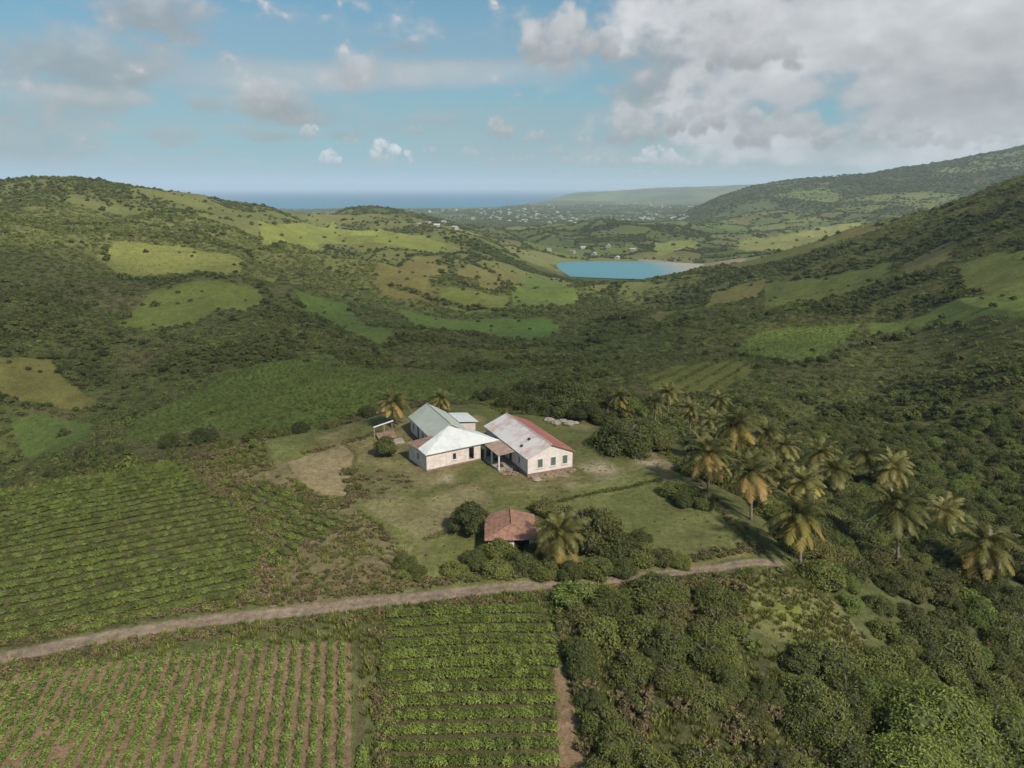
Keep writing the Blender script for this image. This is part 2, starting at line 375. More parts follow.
def mat_plain(name, col, rough=.8, var=.25, scale=2.0, col2=None, bump=0.0, wave=None, metal=0, spec=.3, detail=6, thr=(.4, .65)):
    m, nt, ns, ln = nmat(name)
    out = N(ns, 'ShaderNodeOutputMaterial'); tc = N(ns, 'ShaderNodeTexCoord')
    no = N(ns, 'ShaderNodeTexNoise', inp={'Scale': scale, 'Detail': detail, 'Roughness': .65}); ln.new(tc.outputs['Object'], no.inputs['Vector'])
    ramp = N(ns, 'ShaderNodeValToRGB'); e = ramp.color_ramp.elements
    c2 = col2 or tuple(c * (1 - var) for c in col)
    e[0].position = thr[0]; e[0].color = (*c2, 1); e[1].position = thr[1]; e[1].color = (*col, 1)
    ln.new(no.outputs['Fac'], ramp.inputs[0])
    fine = N(ns, 'ShaderNodeTexNoise', inp={'Scale': scale * 9, 'Detail': 4}); ln.new(tc.outputs['Object'], fine.inputs['Vector'])
    mr = N(ns, 'ShaderNodeMapRange', inp={'From Min': .3, 'From Max': .7, 'To Min': 1 - var * .6, 'To Max': 1 + var * .4}); ln.new(fine.outputs['Fac'], mr.inputs[0])
    mu = N(ns, 'ShaderNodeMixRGB', blend_type='MULTIPLY', inp={0: 1}); ln.new(ramp.outputs[0], mu.inputs[1]); ln.new(mr.outputs[0], mu.inputs[2])
    bs = N(ns, 'ShaderNodeBsdfPrincipled', inp={'Roughness': rough, 'Metallic': metal, 'Specular IOR Level': spec}); ln.new(mu.outputs[0], bs.inputs['Base Color'])
    if wave:
        sp = N(ns, 'ShaderNodeTexWave', wave_type='BANDS', bands_direction=wave[0], inp={'Scale': wave[1], 'Distortion': wave[3] if len(wave) > 3 else 0}); ln.new(tc.outputs['Object'], sp.inputs['Vector'])
        bp = N(ns, 'ShaderNodeBump', inp={'Strength': wave[2], 'Distance': .05}); ln.new(sp.outputs['Fac'], bp.inputs['Height']); ln.new(bp.outputs[0], bs.inputs['Normal'])
    elif bump:
        bp = N(ns, 'ShaderNodeBump', inp={'Strength': bump, 'Distance': .1}); ln.new(fine.outputs['Fac'], bp.inputs['Height']); ln.new(bp.outputs[0], bs.inputs['Normal'])
    ln.new(bs.outputs[0], out.inputs['Surface'])
    return m

# ------------------------------------------------------------------ object helpers
def mesh_np(name, V, F, mats=(), smooth=False, matidx=None):
    """V (n,3), F list of arrays (m,k) with the same k, or a python list of faces"""
    me = bpy.data.meshes.new(name)
    V = np.asarray(V, np.float32)
    if isinstance(F, np.ndarray):
        k = F.shape[1]; m_ = F.shape[0]
        me.vertices.add(len(V)); me.vertices.foreach_set('co', V.ravel())
        me.loops.add(m_ * k); me.loops.foreach_set('vertex_index', F.astype(np.int32).ravel())
        me.polygons.add(m_); me.polygons.foreach_set('loop_start', np.arange(0, m_ * k, k, dtype=np.int32))
        me.polygons.foreach_set('loop_total', np.full(m_, k, np.int32))
        if smooth: me.polygons.foreach_set('use_smooth', np.ones(m_, bool))
        if matidx is not None: me.polygons.foreach_set('material_index', matidx.astype(np.int32))
        me.update(calc_edges=True); me.validate()
    else:
        me.from_pydata([tuple(v) for v in V.tolist()], [], F)
        if smooth:
            for p in me.polygons: p.use_smooth = True
        if matidx is not None:
            for p, i in zip(me.polygons, matidx): p.material_index = int(i)
        me.update()
    for m in mats: me.materials.append(m)
    return me
def link(name, me, parent=None, loc=(0, 0, 0), rz=0, scale=None):
    o = bpy.data.objects.new(name, me); COL.objects.link(o)
    o.location = loc; o.rotation_euler = (0, 0, rz)
    if scale: o.scale = scale if hasattr(scale, '__len__') else (scale,) * 3
    if parent: o.parent = parent
    return o
def tag(o, label=None, cat=None, group=None, kind=None):
    if label: o['label'] = label
    if cat: o['category'] = cat
    if group: o['group'] = group
    if kind: o['kind'] = kind
    return o
class MB:
    def __init__(s): s.v = []; s.f = []
    def box(s, x0, x1, y0, y1, z0, z1):
        b = len(s.v)
        s.v += [(x0,y0,z0),(x1,y0,z0),(x1,y1,z0),(x0,y1,z0),(x0,y0,z1),(x1,y0,z1),(x1,y1,z1),(x0,y1,z1)]
        s.f += [[b+i for i in q] for q in ((0,3,2,1),(4,5,6,7),(0,1,5,4),(1,2,6,5),(2,3,7,6),(3,0,4,7))]
    def slab(s, pts, t):                       # a flat polygon given thickness t downwards
        b = len(s.v); k = len(pts)
        s.v += [tuple(p) for p in pts] + [(p[0], p[1], p[2] - t) for p in pts]
        s.f.append([b + i for i in range(k)]); s.f.append([b + k + i for i in reversed(range(k))])
        for i in range(k):
            j = (i + 1) % k; s.f.append([b + i, b + k + i, b + k + j, b + j])
    def prism(s, pts, dirv):                   # polygon pts extruded by dirv
        b = len(s.v); k = len(pts)
        s.v += [tuple(p) for p in pts] + [(p[0]+dirv[0], p[1]+dirv[1], p[2]+dirv[2]) for p in pts]
        s.f.append([b + i for i in range(k)]); s.f.append([b + k + i for i in reversed(range(k))])
        for i in range(k):
            j = (i + 1) % k; s.f.append([b + i, b + k + i, b + k + j, b + j])
    def tube(s, pts, rad, seg=7, cap=True):
        b = len(s.v); P = [Vector(p) for p in pts]
        for i, p in enumerate(P):
            d = (P[min(i+1, len(P)-1)] - P[max(i-1, 0)]).normalized()
            a = d.cross(Vector((0.13, 1, .21))).normalized(); c = d.cross(a)
            for q in range(seg):
                an = q * 2 * math.pi / seg
                s.v.append(tuple(p + (a * math.cos(an) + c * math.sin(an)) * rad[i]))
        for i in range(len(P) - 1):
            for q in range(seg):
                r = (q + 1) % seg
                s.f.append([b+i*seg+q, b+i*seg+r, b+(i+1)*seg+r, b+(i+1)*seg+q])
        if cap: s.f.append([b + q for q in range(seg)][::-1]); s.f.append([b+(len(P)-1)*seg+q for q in range(seg)])
    def rock(s, c, r, seed):
        rr = random.Random(seed); b = len(s.v); rings = 4; seg = 7
        s.v.append((c[0], c[1], c[2] + r[2]))
        for i in range(1, rings):
            for j in range(seg):
                a = i * math.pi / rings; t = j * 2 * math.pi / seg; k = rr.uniform(.78, 1.15)
                s.v.append((c[0] + r[0]*k*math.sin(a)*math.cos(t), c[1] + r[1]*k*math.sin(a)*math.sin(t), c[2] + r[2]*k*math.cos(a)))
        s.v.append((c[0], c[1], c[2] - r[2]))
        for j in range(seg):
            k = (j+1) % seg
            s.f.append([b, b+1+j, b+1+k])
            for i in range(rings-2): s.f.append([b+1+i*seg+j, b+1+(i+1)*seg+j, b+1+(i+1)*seg+k, b+1+i*seg+k])
            e = b+1+(rings-2)*seg; s.f.append([e+j, b+1+(rings-1)*seg, e+k])
    def mesh(s, name, mat, smooth=False): return mesh_np(name, np.array(s.v), s.f, [mat], smooth)
    def build(s, name, mat, parent=None, smooth=False, loc=(0,0,0), rz=0): return link(name, s.mesh(name, mat, smooth), parent, loc, rz)

# ------------------------------------------------------------------ ground sheet
def make_ground():
    NU, NV = 1150, 1150
    yv = np.exp(np.linspace(math.log(20), math.log(16000 + 70), NV)) - 70        # -50 .. 16000
    # denser rows between 40 and 160 m
    yv = np.interp(np.linspace(0, 1, NV), [0, .04, .42, .78, 1], [math.log(12), math.log(100), math.log(235), math.log(1500), math.log(17000)])
    yv = np.exp(yv) - 70
    t = np.linspace(-1, 1, NU)
    u = np.sign(t) * (np.abs(t) * .86 + .55 * np.maximum(np.abs(t) - .85, 0) ** 1.5 * 40)
    Y = np.repeat(yv[:, None], NU, 1)
    X = u[None] * (np.maximum(Y, 0) * 1.03 + 26)
    X = X.ravel(); Y = Y.ravel()
    Z = H(X, Y)
    rd = seg_dist(road, X, Y); Z -= .10 * (1 - sstep(.9, 1.5, rd))
    c, w = landuse(X, Y)
    i = np.arange(NV - 1)[:, None] * NU + np.arange(NU - 1)[None]
    F = np.stack([i, i + 1, i + NU + 1, i + NU], -1).reshape(-1, 4)
    m, nt, ns, ln = nmat('ground')
    out = N(ns, 'ShaderNodeOutputMaterial'); at = N(ns, 'ShaderNodeAttribute', attribute_name='alb'); tc = N(ns, 'ShaderNodeTexCoord')
    cur = at.outputs['Color']
    for sc_, lo, hi in ((.22, .82, 1.18), (1.3, .72, 1.3), (7.0, .7, 1.32)):
        no = N(ns, 'ShaderNodeTexNoise', inp={'Scale': sc_, 'Detail': 5, 'Roughness': .65}); ln.new(tc.outputs['Object'], no.inputs['Vector'])
        mr = N(ns, 'ShaderNodeMapRange', inp={'From Min': .33, 'From Max': .67, 'To Min': lo, 'To Max': hi}); ln.new(no.outputs['Fac'], mr.inputs[0])
        mu = N(ns, 'ShaderNodeMixRGB', blend_type='MULTIPLY', inp={0: 1}); ln.new(cur, mu.inputs[1]); ln.new(mr.outputs[0], mu.inputs[2]); cur = mu.outputs[0]
    bs = N(ns, 'ShaderNodeBsdfPrincipled', inp={'Roughness': .95, 'Specular IOR Level': .1}); ln.new(cur, bs.inputs['Base Color'])
    bn = N(ns, 'ShaderNodeTexNoise', inp={'Scale': 2.5, 'Detail': 7, 'Roughness': .7}); ln.new(tc.outputs['Object'], bn.inputs['Vector'])
    bp = N(ns, 'ShaderNodeBump', inp={'Strength': .6, 'Distance': .25}); ln.new(bn.outputs['Fac'], bp.inputs['Height']); ln.new(bp.outputs[0], bs.inputs['Normal'])
    ln.new(bs.outputs[0], out.inputs['Surface'])
    me = mesh_np('ground', np.stack([X, Y, Z], 1), F, [m], smooth=True)
    ca = me.color_attributes.new('alb', 'FLOAT_COLOR', 'POINT')
    ca.data.foreach_set('color', np.concatenate([c, np.ones((len(c), 1))], 1).astype(np.float32).ravel())
    tag(link('ground', me), kind='structure')
make_ground()

# ------------------------------------------------------------------ water
def water(name, P, z, mat):
    me = mesh_np(name, np.array([(p[0], p[1], z) for p in P]), [list(range(len(P)))], [mat])
    return tag(link(name, me), kind='structure')
def mat_water(name, c1, c2, rough, scale, bump, grad=None):
    m, nt, ns, ln = nmat(name)
    out = N(ns, 'ShaderNodeOutputMaterial'); tc = N(ns, 'ShaderNodeTexCoord')
    no = N(ns, 'ShaderNodeTexNoise', inp={'Scale': scale, 'Detail': 6}); ln.new(tc.outputs['Object'], no.inputs['Vector'])
    bs = N(ns, 'ShaderNodeBsdfPrincipled', inp={'Roughness': rough, 'IOR': 1.33, 'Specular IOR Level': .2})
    mx = N(ns, 'ShaderNodeMixRGB', inp={1: (*c1, 1), 2: (*c2, 1)})
    if grad:
        sx = N(ns, 'ShaderNodeSeparateXYZ'); ln.new(tc.outputs['Object'], sx.inputs[0])
        md = N(ns, 'ShaderNodeMath', operation='MULTIPLY_ADD', inp={1: grad[3]}); ln.new(no.outputs['Fac'], md.inputs[0]); ln.new(sx.outputs[grad[0]], md.inputs[2])
        mr = N(ns, 'ShaderNodeMapRange', inp={'From Min': grad[1], 'From Max': grad[2]}); ln.new(md.outputs[0], mr.inputs[0]); ln.new(mr.outputs[0], mx.inputs[0])
    else: ln.new(no.outputs['Fac'], mx.inputs[0])
    ln.new(mx.outputs[0], bs.inputs['Base Color'])
    bn = N(ns, 'ShaderNodeTexNoise', inp={'Scale': bump[0], 'Detail': 4}); ln.new(tc.outputs['Object'], bn.inputs['Vector'])
    bp = N(ns, 'ShaderNodeBump', inp={'Strength': bump[1], 'Distance': bump[2]}); ln.new(bn.outputs['Fac'], bp.inputs['Height']); ln.new(bp.outputs[0], bs.inputs['Normal'])
    ln.new(bs.outputs[0], out.inputs['Surface'])
    return m
sea_m = mat_water('sea_water', (.03,.20,.30), (.006,.085,.19), .45, .0012, (.05, .4, 3), (1, 5200, 10500, 1500))
water('sea', [(-60000, 3500), (60000, 3500), (60000, 60000), (-60000, 60000)], -120.0, sea_m)
lake_m = mat_water('lake_water', (.065,.21,.25), (.27,.25,.19), .3, .02, (.12, .5, .6), (0, lake_c[0] + 55, lake_c[0] + 115, 30))
lp = []
for px, py in [(556,266),(566,263.5),(590,262),(640,262.5),(680,264),(712,267),(700,272),(680,277),(640,279),(610,279),(585,275)]:
    lp.append(PZ(px, py, LZ)[:2])
lp = np.array(lp)
lcen = lp.mean(0); ang = np.linspace(0, 2*np.pi, 60, endpoint=False)
water('lake', [(lcen[0] + 165*math.cos(a)*(1+.05*math.sin(3*a)), lcen[1] + 128*math.sin(a)*(1+.06*math.cos(2*a+1))) for a in ang], LZ, lake_m)

# ------------------------------------------------------------------ leaf meshes
def quads(C, Nn, size, asp=1.0, r=rng):
    """one leaf per row of C, facing Nn"""
    n_ = len(C)
    Nn = Nn / (np.linalg.norm(Nn, axis=1, keepdims=True) + 1e-9)
    rd = r.normal(size=(n_, 3)); a = np.cross(Nn, rd); a /= np.linalg.norm(a, axis=1, keepdims=True) + 1e-9
    b = np.cross(Nn, a)
    s = np.asarray(size).reshape(-1, 1) * np.ones((n_, 1))
    a = a * s; b = b * s * asp
    V = np.stack([C - a, C - b * .55, C + a, C + b * .55], 1)
    V[:, 1] += Nn * s * .12; V[:, 3] += Nn * s * .12
    return V.reshape(-1, 3), np.arange(n_ * 4).reshape(-1, 4)
def sph(n_, r=rng):
    v = r.normal(size=(n_, 3)); return v / np.linalg.norm(v, axis=1, keepdims=True)
def crown_pts(lumps, n_, r=rng):
    L = np.array(lumps)                 # x,y,z,radius
    w = L[:, 3] ** 2; k = r.choice(len(L), n_, p=w / w.sum())
    d = sph(n_, r); d[:, 2] = np.where(d[:, 2] < -.35, -d[:, 2], d[:, 2])
    rad = L[k, 3] * r.uniform(.78, 1.06, n_)
    C = L[k, :3] + d * rad[:, None] * np.array([1, 1, .85])
    keep = np.ones(n_, bool)            # drop leaves buried in other lumps
    for j in range(len(L)):
        dd = np.linalg.norm((C - L[j, :3]) / np.array([1, 1, .85]), axis=1)
        keep &= ~((dd < L[j, 3] * .72) & (k != j))
    return C[keep], d[keep]
def ico_lumps(lumps, shrink=.8, seg=8, rings=5):
    V = []; F = []
    for (x, y, z, r) in lumps:
        b = len(V); r = r * shrink
        V.append((x, y, z + r * .85))
        for i in range(1, rings):
            for j in range(seg):
                a = i * math.pi / rings; t = j * 2 * math.pi / seg
                V.append((x + r*math.sin(a)*math.cos(t), y + r*math.sin(a)*math.sin(t), z + r*.85*math.cos(a)))
        V.append((x, y, z - r * .85))
        for j in range(seg):
            k = (j + 1) % seg
            F.append([b, b+1+j, b+1+k, b+1+k])
            for i in range(rings - 2): F.append([b+1+i*seg+j, b+1+(i+1)*seg+j, b+1+(i+1)*seg+k, b+1+i*seg+k])
            e = b+1+(rings-2)*seg; F.append([e+j, b+1+(rings-1)*seg, e+k, e+k])
    return V, F
def crown_mesh(name, mats, seed, Rr=2.0, Hh=2.6, nl=9, leaves=1600, size=.15, base=.6, core=True, flat=.8):
    r = np.random.default_rng(seed)
    lumps = []
    for i in range(nl):
        a = r.uniform(0, 2*np.pi); q = math.sqrt(r.uniform(0, 1)) * Rr * .68
        top = base + (Hh - base) * (1 - (q / Rr) ** 2 * flat)
        lr = Rr * r.uniform(.28, .5)
        lumps.append((q*math.cos(a), q*math.sin(a), max(base * .7, top - lr * r.uniform(.85, 1.5)), lr))
    for i in range(max(3, nl // 2)):                 # skirt
        a = r.uniform(0, 2*np.pi); q = Rr * r.uniform(.5, .78); lr = Rr * r.uniform(.22, .36)
        lumps.append((q*math.cos(a), q*math.sin(a), base + (Hh-base) * r.uniform(.1, .4), lr))
    C, d = crown_pts(lumps, leaves, r)
    nn = d * .55 + r.normal(size=d.shape) * .42 + np.array([0, 0, .25])
    V, F = quads(C, nn, size * r.uniform(.6, 1.35, len(C)), .8, r)
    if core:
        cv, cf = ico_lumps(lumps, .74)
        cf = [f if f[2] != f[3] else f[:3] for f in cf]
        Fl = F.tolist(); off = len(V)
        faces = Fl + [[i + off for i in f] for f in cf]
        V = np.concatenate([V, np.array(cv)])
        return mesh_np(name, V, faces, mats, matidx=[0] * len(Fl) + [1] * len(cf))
    return mesh_np(name, V, F, mats)

core_m = mat_plain('foliage_inner', (.045,.052,.021), .95, .4, 1.5)  # dark core blobs added inside the crowns to block light
G = {}
G['dark'] = mat_foliage('leaves_dark', [(0.062,0.076,0.018),(0.084,0.100,0.024),(0.108,0.124,0.030),(0.138,0.147,0.039)])
G['mid'] = mat_foliage('leaves_mid', [(0.076,0.092,0.020),(0.106,0.122,0.026),(0.134,0.149,0.032),(0.168,0.177,0.044)])
G['light'] = mat_foliage('leaves_light', [(0.072,0.103,0.020),(0.108,0.147,0.027),(0.144,0.183,0.036),(0.180,0.208,0.047)])
G['lime'] = mat_foliage('leaves_lime', [(.105,.135,.024),(.15,.185,.032),(.18,.215,.042),(.21,.24,.055)])
G['olive'] = mat_foliage('leaves_olive', [(0.074,0.083,0.024),(0.106,0.110,0.031),(0.138,0.134,0.038),(0.168,0.147,0.047)])
G['dry'] = mat_foliage('leaves_dry', [(0.164,0.103,0.060),(0.207,0.138,0.080),(0.164,0.138,0.055),(0.240,0.167,0.100)])
G['crop'] = mat_foliage('leaves_crop', [(0.090,0.117,0.023),(0.120,0.153,0.029),(0.146,0.182,0.035),(0.174,0.203,0.048)], inst=.5)
G['cropl'] = mat_foliage('leaves_crop_light', [(0.096,0.140,0.028),(0.124,0.173,0.034),(0.156,0.203,0.045),(0.180,0.219,0.058)], inst=.5)
G['grass'] = mat_foliage('grass_blades', [(0.090,0.112,0.024),(0.126,0.147,0.031),(0.162,0.171,0.043),(0.204,0.183,0.061)], inst=.6)
bark = mat_plain('bark', (.16,.13,.10), .9, .4, 4, bump=.4)
palm_bark = mat_plain('palm_bark', (.27,.23,.18), .9, .35, 3, wave=('Z', 3.0, .6))

# ------------------------------------------------------------------ scatter as one object
def scatter(name, P, Z, scales, rots, variants, label, cat, idx=None, kind='stuff', tilt=None):
    P = np.asarray(P); n_ = len(P)
    me = bpy.data.meshes.new(name); me.vertices.add(n_)
    me.vertices.foreach_set('co', np.stack([P[:, 0], P[:, 1], Z], 1).astype(np.float32).ravel())
    a = me.attributes.new('sc', 'FLOAT_VECTOR', 'POINT')
    sc = np.asarray(scales, np.float32)
    if sc.ndim == 1: sc = np.repeat(sc[:, None], 3, 1)
    a.data.foreach_set('vector', sc.ravel())
    a = me.attributes.new('rt', 'FLOAT_VECTOR', 'POINT')
    rt = np.zeros((n_, 3), np.float32); rt[:, 2] = rots
    a.data.foreach_set('vector', rt.ravel())
    a = me.attributes.new('ix', 'INT', 'POINT')
    a.data.foreach_set('value', (rng.integers(0, len(variants), n_) if idx is None else idx).astype(np.int32))
    me.update()
    col = bpy.data.collections.new(name + '_kinds')
    for i, v in enumerate(variants):
        col.objects.link(bpy.data.objects.new('%s_%02d' % (name, i), v))
    ng = bpy.data.node_groups.new(name, 'GeometryNodeTree')
    ng.interface.new_socket('Geometry', in_out='INPUT', socket_type='NodeSocketGeometry')
    ng.interface.new_socket('Geometry', in_out='OUTPUT', socket_type='NodeSocketGeometry')
    ns, ln = ng.nodes, ng.links
    gi = ns.new('NodeGroupInput'); go = ns.new('NodeGroupOutput')
    ip = ns.new('GeometryNodeInstanceOnPoints'); ci = ns.new('GeometryNodeCollectionInfo')
    ci.inputs['Collection'].default_value = col; ci.inputs['Separate Children'].default_value = True; ci.inputs['Reset Children'].default_value = True
    ip.inputs['Pick Instance'].default_value = True
    def na(nm, ty):
        q = ns.new('GeometryNodeInputNamedAttribute'); q.data_type = ty; q.inputs[0].default_value = nm; return q.outputs[0]
    ln.new(gi.outputs[0], ip.inputs['Points']); ln.new(ci.outputs[0], ip.inputs['Instance'])
    ln.new(na('ix', 'INT'), ip.inputs['Instance Index'])
    er = ns.new('FunctionNodeEulerToRotation'); ln.new(na('rt', 'FLOAT_VECTOR'), er.inputs[0]); ln.new(er.outputs[0], ip.inputs['Rotation'])
    ln.new(na('sc', 'FLOAT_VECTOR'), ip.inputs['Scale'])
    ln.new(ip.outputs[0], go.inputs[0])
    o = link(name, me); md = o.modifiers.new('scatter', 'NODES'); md.node_group = ng
    tag(o, label, cat, kind=kind)
    return o

# ------------------------------------------------------------------ crops
def rows(P, d, spacing, step, jit=.12, rowgap=None):
    d = np.array(d, float); d /= np.linalg.norm(d); nrm = np.array([-d[1], d[0]])
    a = P @ d; b = P @ nrm
    A_, B_ = np.meshgrid(np.arange(a.min(), a.max(), step), np.arange(b.min(), b.max(), spacing))
    ids = np.repeat(np.arange(A_.shape[0]), A_.shape[1])
    A_ = A_.ravel(); B_ = B_.ravel()
    A_ = A_ + rng.normal(size=len(A_)) * step * .25; B_ = B_ + rng.normal(size=len(B_)) * jit + (fbm(A_ / 14, B_ / 14, 5, 2) - .5) * .7
    x = A_ * d[0] + B_ * nrm[0]; y = A_ * d[1] + B_ * nrm[1]
    m = inside(P, x, y)
    return x[m], y[m], ids[m]
def plant_mesh(name, mat, seed, h=.8, r=.45, n_=70, size=.13):
    q = np.random.default_rng(seed)
    d = sph(n_, q); d[:, 2] = np.abs(d[:, 2])
    rad = q.uniform(.45, 1.05, n_)[:, None]
    C = d * rad * np.array([r, r, h * .62]) + np.array([0, 0, h * .35])
    nn = d * .4 + q.normal(size=d.shape) * .3 + np.array([0, 0, .6])
    V, F = quads(C, nn, size * q.uniform(.6, 1.3, n_), .7, q)
    return mesh_np(name, V, F, [mat])
def crop(name, P, d, spacing, step, variants, smin, smax, label, cat='crop', jit=.12, thin=0.04, patch=0, skip=None):
    x, y, ids = rows(P, d, spacing, step, jit)
    k = rng.uniform(size=len(x)) > thin
    if patch:
        k &= fbm(x / 4, y / 4, 61, 3) > patch
    if skip: k &= ~np.isin(ids, skip)
    x, y = x[k], y[k]
    s = rng.uniform(smin, smax, len(x)) * (.8 + .4 * fbm(x / 6, y / 6, 62, 3))
    scatter(name, np.stack([x, y], 1), H(x, y) - .03, s, rng.uniform(0, 6.28, len(x)), variants, label, cat)
PC = [plant_mesh('cassava_plant', G['crop'], 100 + i, .95, .58, 110, .115) for i in range(5)] + [plant_mesh('cassava_plant_pale', G['cropl'], 110 + i, .85, .52, 100, .115) for i in range(4)]
PS = [plant_mesh('seedling', G['cropl'], 120 + i, .48, .30, 34, .095) for i in range(4)]
PW = [plant_mesh('vine_plant', G['crop'], 130 + i, .85, .58, 110, .12) for i in range(5)] + [plant_mesh('vine_plant_light', G['cropl'], 137, .8, .55, 100, .12)]
def dvec(p1, p2):
    a = PZ(*p1); b = PZ(*p2); return (b[0] - a[0], b[1] - a[1])
crop('cassava_rows', cassava, dvec((0, 607), (250, 555)), 1.75, .38, PC, .72, .95, 'big sloping field of leafy green crop rows above the dirt road', 'crop field', jit=.05, thin=.04)
crop('upper_crop_rows', cassava2, dvec((260, 500), (335, 522)), 1.6, .6, PC, .7, 1.05, 'small wedge of crop rows beside the dirt patch', 'crop field', thin=.1)
crop('sparse_crop_rows', sparse, dvec((0, 768), (60, 665)), 1.0, .28, PS, .95, 1.4, 'young crop rows with bare brown soil between them, below the road', 'crop field', jit=.06, thin=.06, patch=.2)
crop('dense_crop_rows', sweet, (1, .03), 1.6, .38, PW, .85, 1.05, 'lush dense crop rows beside the thicket, below the road', 'crop field', jit=.06, thin=.02)
crop('crop_strip', strip, dvec((357, 768), (358, 640)), 1.5, .5, PW, .7, 1.0, 'single strip of leafy plants at the edge of the brown field', 'crop strip', thin=.02)
# mid distance crop fields, seen as texture
PM = [plant_mesh('cane_clump', G['light'], 140 + i, 1.5, .9, 40, .3) for i in range(3)]
PMg = [plant_mesh('field_clump', G['mid'], 150 + i, 1.3, .9, 40, .3) for i in range(3)]
crop('hill_crop_rows', fields[5][0], (1, .25), 3.4, 1.6, PM, .55, .8, 'pale green oval crop field on the hillside across the ravine', 'crop field', thin=.1)
crop('terrace_crop_rows', fields[10][0], (.55, 1), 5.2, 1.5, PM, .7, 1.0, 'striped terraces of crops below the oval field', 'crop field', jit=.3, thin=.1)
crop('valley_crop_rows', fields[2][0], (1, .15), 2.6, 1.2, PMg, .4, .8, 'dark green crop slope in the valley behind the homestead', 'crop field', jit=.5, thin=.2)

# ------------------------------------------------------------------ grass and low scrub near by
def tuft_mesh(name, mat, seed, h=.4, r=.3, n_=26):
    q = np.random.default_rng(seed)
    a = q.uniform(0, 2*np.pi, n_); rr = q.uniform(0, r, n_); w = q.uniform(.02, .05, n_); hh = h * q.uniform(.5, 1.1, n_)
    bx, by = rr*np.cos(a), rr*np.sin(a); lean = q.uniform(.1, .6, n_) * hh; ta = a + q.normal(size=n_)*.6
    px, py = -np.sin(ta), np.cos(ta)
    V = np.stack([np.stack([bx - px*w, by - py*w, 0*bx], 1), np.stack([bx + px*w, by + py*w, 0*bx], 1),
                  np.stack([bx + np.cos(ta)*lean + px*w*.5, by + np.sin(ta)*lean + py*w*.5, hh], 1), np.stack([bx + np.cos(ta)*lean - px*w*.5, by + np.sin(ta)*lean - py*w*.5, hh], 1)], 1)
    return mesh_np(name, V.reshape(-1, 3), np.arange(n_*4).reshape(-1, 4), [mat])
def rand_in(P, n_):
    x = rng.uniform(P[:, 0].min(), P[:, 0].max(), n_); y = rng.uniform(P[:, 1].min(), P[:, 1].max(), n_)
    m = inside(P, x, y); return x[m], y[m]
TG = [tuft_mesh('tuft', G['grass'], 200 + i) for i in range(4)]
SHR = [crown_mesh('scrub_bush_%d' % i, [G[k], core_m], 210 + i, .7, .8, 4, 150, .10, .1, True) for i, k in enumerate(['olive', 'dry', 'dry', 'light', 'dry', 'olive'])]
plat = poly((-120,500),(0,493),(190,461),(330,423),(430,402),(580,414),(660,445),(760,545),(800,565),(870,650),(900,800),(-150,800))
x, y = rand_in(plat, 90000)
wn = fbm(x / 5, y / 5, 301, 3)
crops_ = [cassava, cassava2, sparse, sweet, strip, path, dirt]
m = np.ones(len(x), bool)
for P in crops_: m &= ~inside(P, x, y)
m &= seg_dist(road, x, y) > 1.25
il = inside(lawn, x, y); ir = inside(rough, x, y)
m &= ~(ir & (rng.uniform(size=len(x)) < .6))
m &= ~((np.hypot(x + 5, y - 107) < 17) & (((x + 12) * .4 + (y - 103) * .9) > -4) & (np.hypot(x+5, y-107) < 12))
m &= np.where(il, rng.uniform(size=len(x)) < .07, rng.uniform(size=len(x)) < .25 + wn)
x, y = x[m], y[m]; il = il[m]
s = np.where(il, rng.uniform(.25, .6, len(x)), rng.uniform(.6, 1.4, len(x)))
scatter('grass', np.stack([x, y], 1), H(x, y) - .02, s, rng.uniform(0, 6.28, len(x)), TG, 'rough grass tufts over the homestead plateau and road verges', 'grass')
pts = []
for P, n_, lo, hi in [(rough, 3600, .22, .75), (mound, 70, .3, .8), (verge, 260, .5, 1.0), (clearing, 500, .25, .55), (thicket, 2600, .7, 1.6)]:
    x, y = rand_in(P, n_); k = fbm(x / 3, y / 3, 311, 3) > .45; x, y = x[k], y[k]
    pts.append(np.stack([x, y, rng.uniform(lo, hi, len(x))], 1))
# along the road and the field edges
edge = [(road, 1.7, 3.2, 900, .4, .95), (np.vstack([cassava[4:12]]), -.6, 1.3, 320, .6, 1.3), (poly((300,455),(345,443),(372,436)), -.6, .6, 60, .4, .8), (poly((235,480),(285,493),(330,505),(356,500),(350,470)), -1, 1, 200, .5, 1.1),
        (poly((190,462),(260,442),(330,427),(385,413),(430,404)), -2, 3, 380, .6, 1.6), (poly((386,625),(383,700),(381,800)), -.3, .6, 130, .6, 1.1)]
for L, lo, hi, n_, a, b in edge:
    k = rng.integers(0, len(L) - 1, n_); t = rng.uniform(size=n_)[:, None]
    p = L[k] * (1 - t) + L[k + 1] * t; dd = L[k + 1] - L[k]; dd /= np.linalg.norm(dd, axis=1, keepdims=True)
    off = rng.uniform(lo, hi, n_) * np.where(rng.uniform(size=n_) < .5, 1, -1 if L is road else 1)
    p = p + np.stack([-dd[:, 1], dd[:, 0]], 1) * off[:, None]
    pts.append(np.concatenate([p, rng.uniform(a, b, n_)[:, None]], 1))
pts = np.concatenate(pts)
pts = pts[seg_dist(road, pts[:, 0], pts[:, 1]) > 1.35]
scatter('low_scrub', pts[:, :2], H(pts[:, 0], pts[:, 1]) - .08, pts[:, 2], rng.uniform(0, 6.28, len(pts)), SHR, 'low tangled scrub over rough ground and road verges', 'scrub')

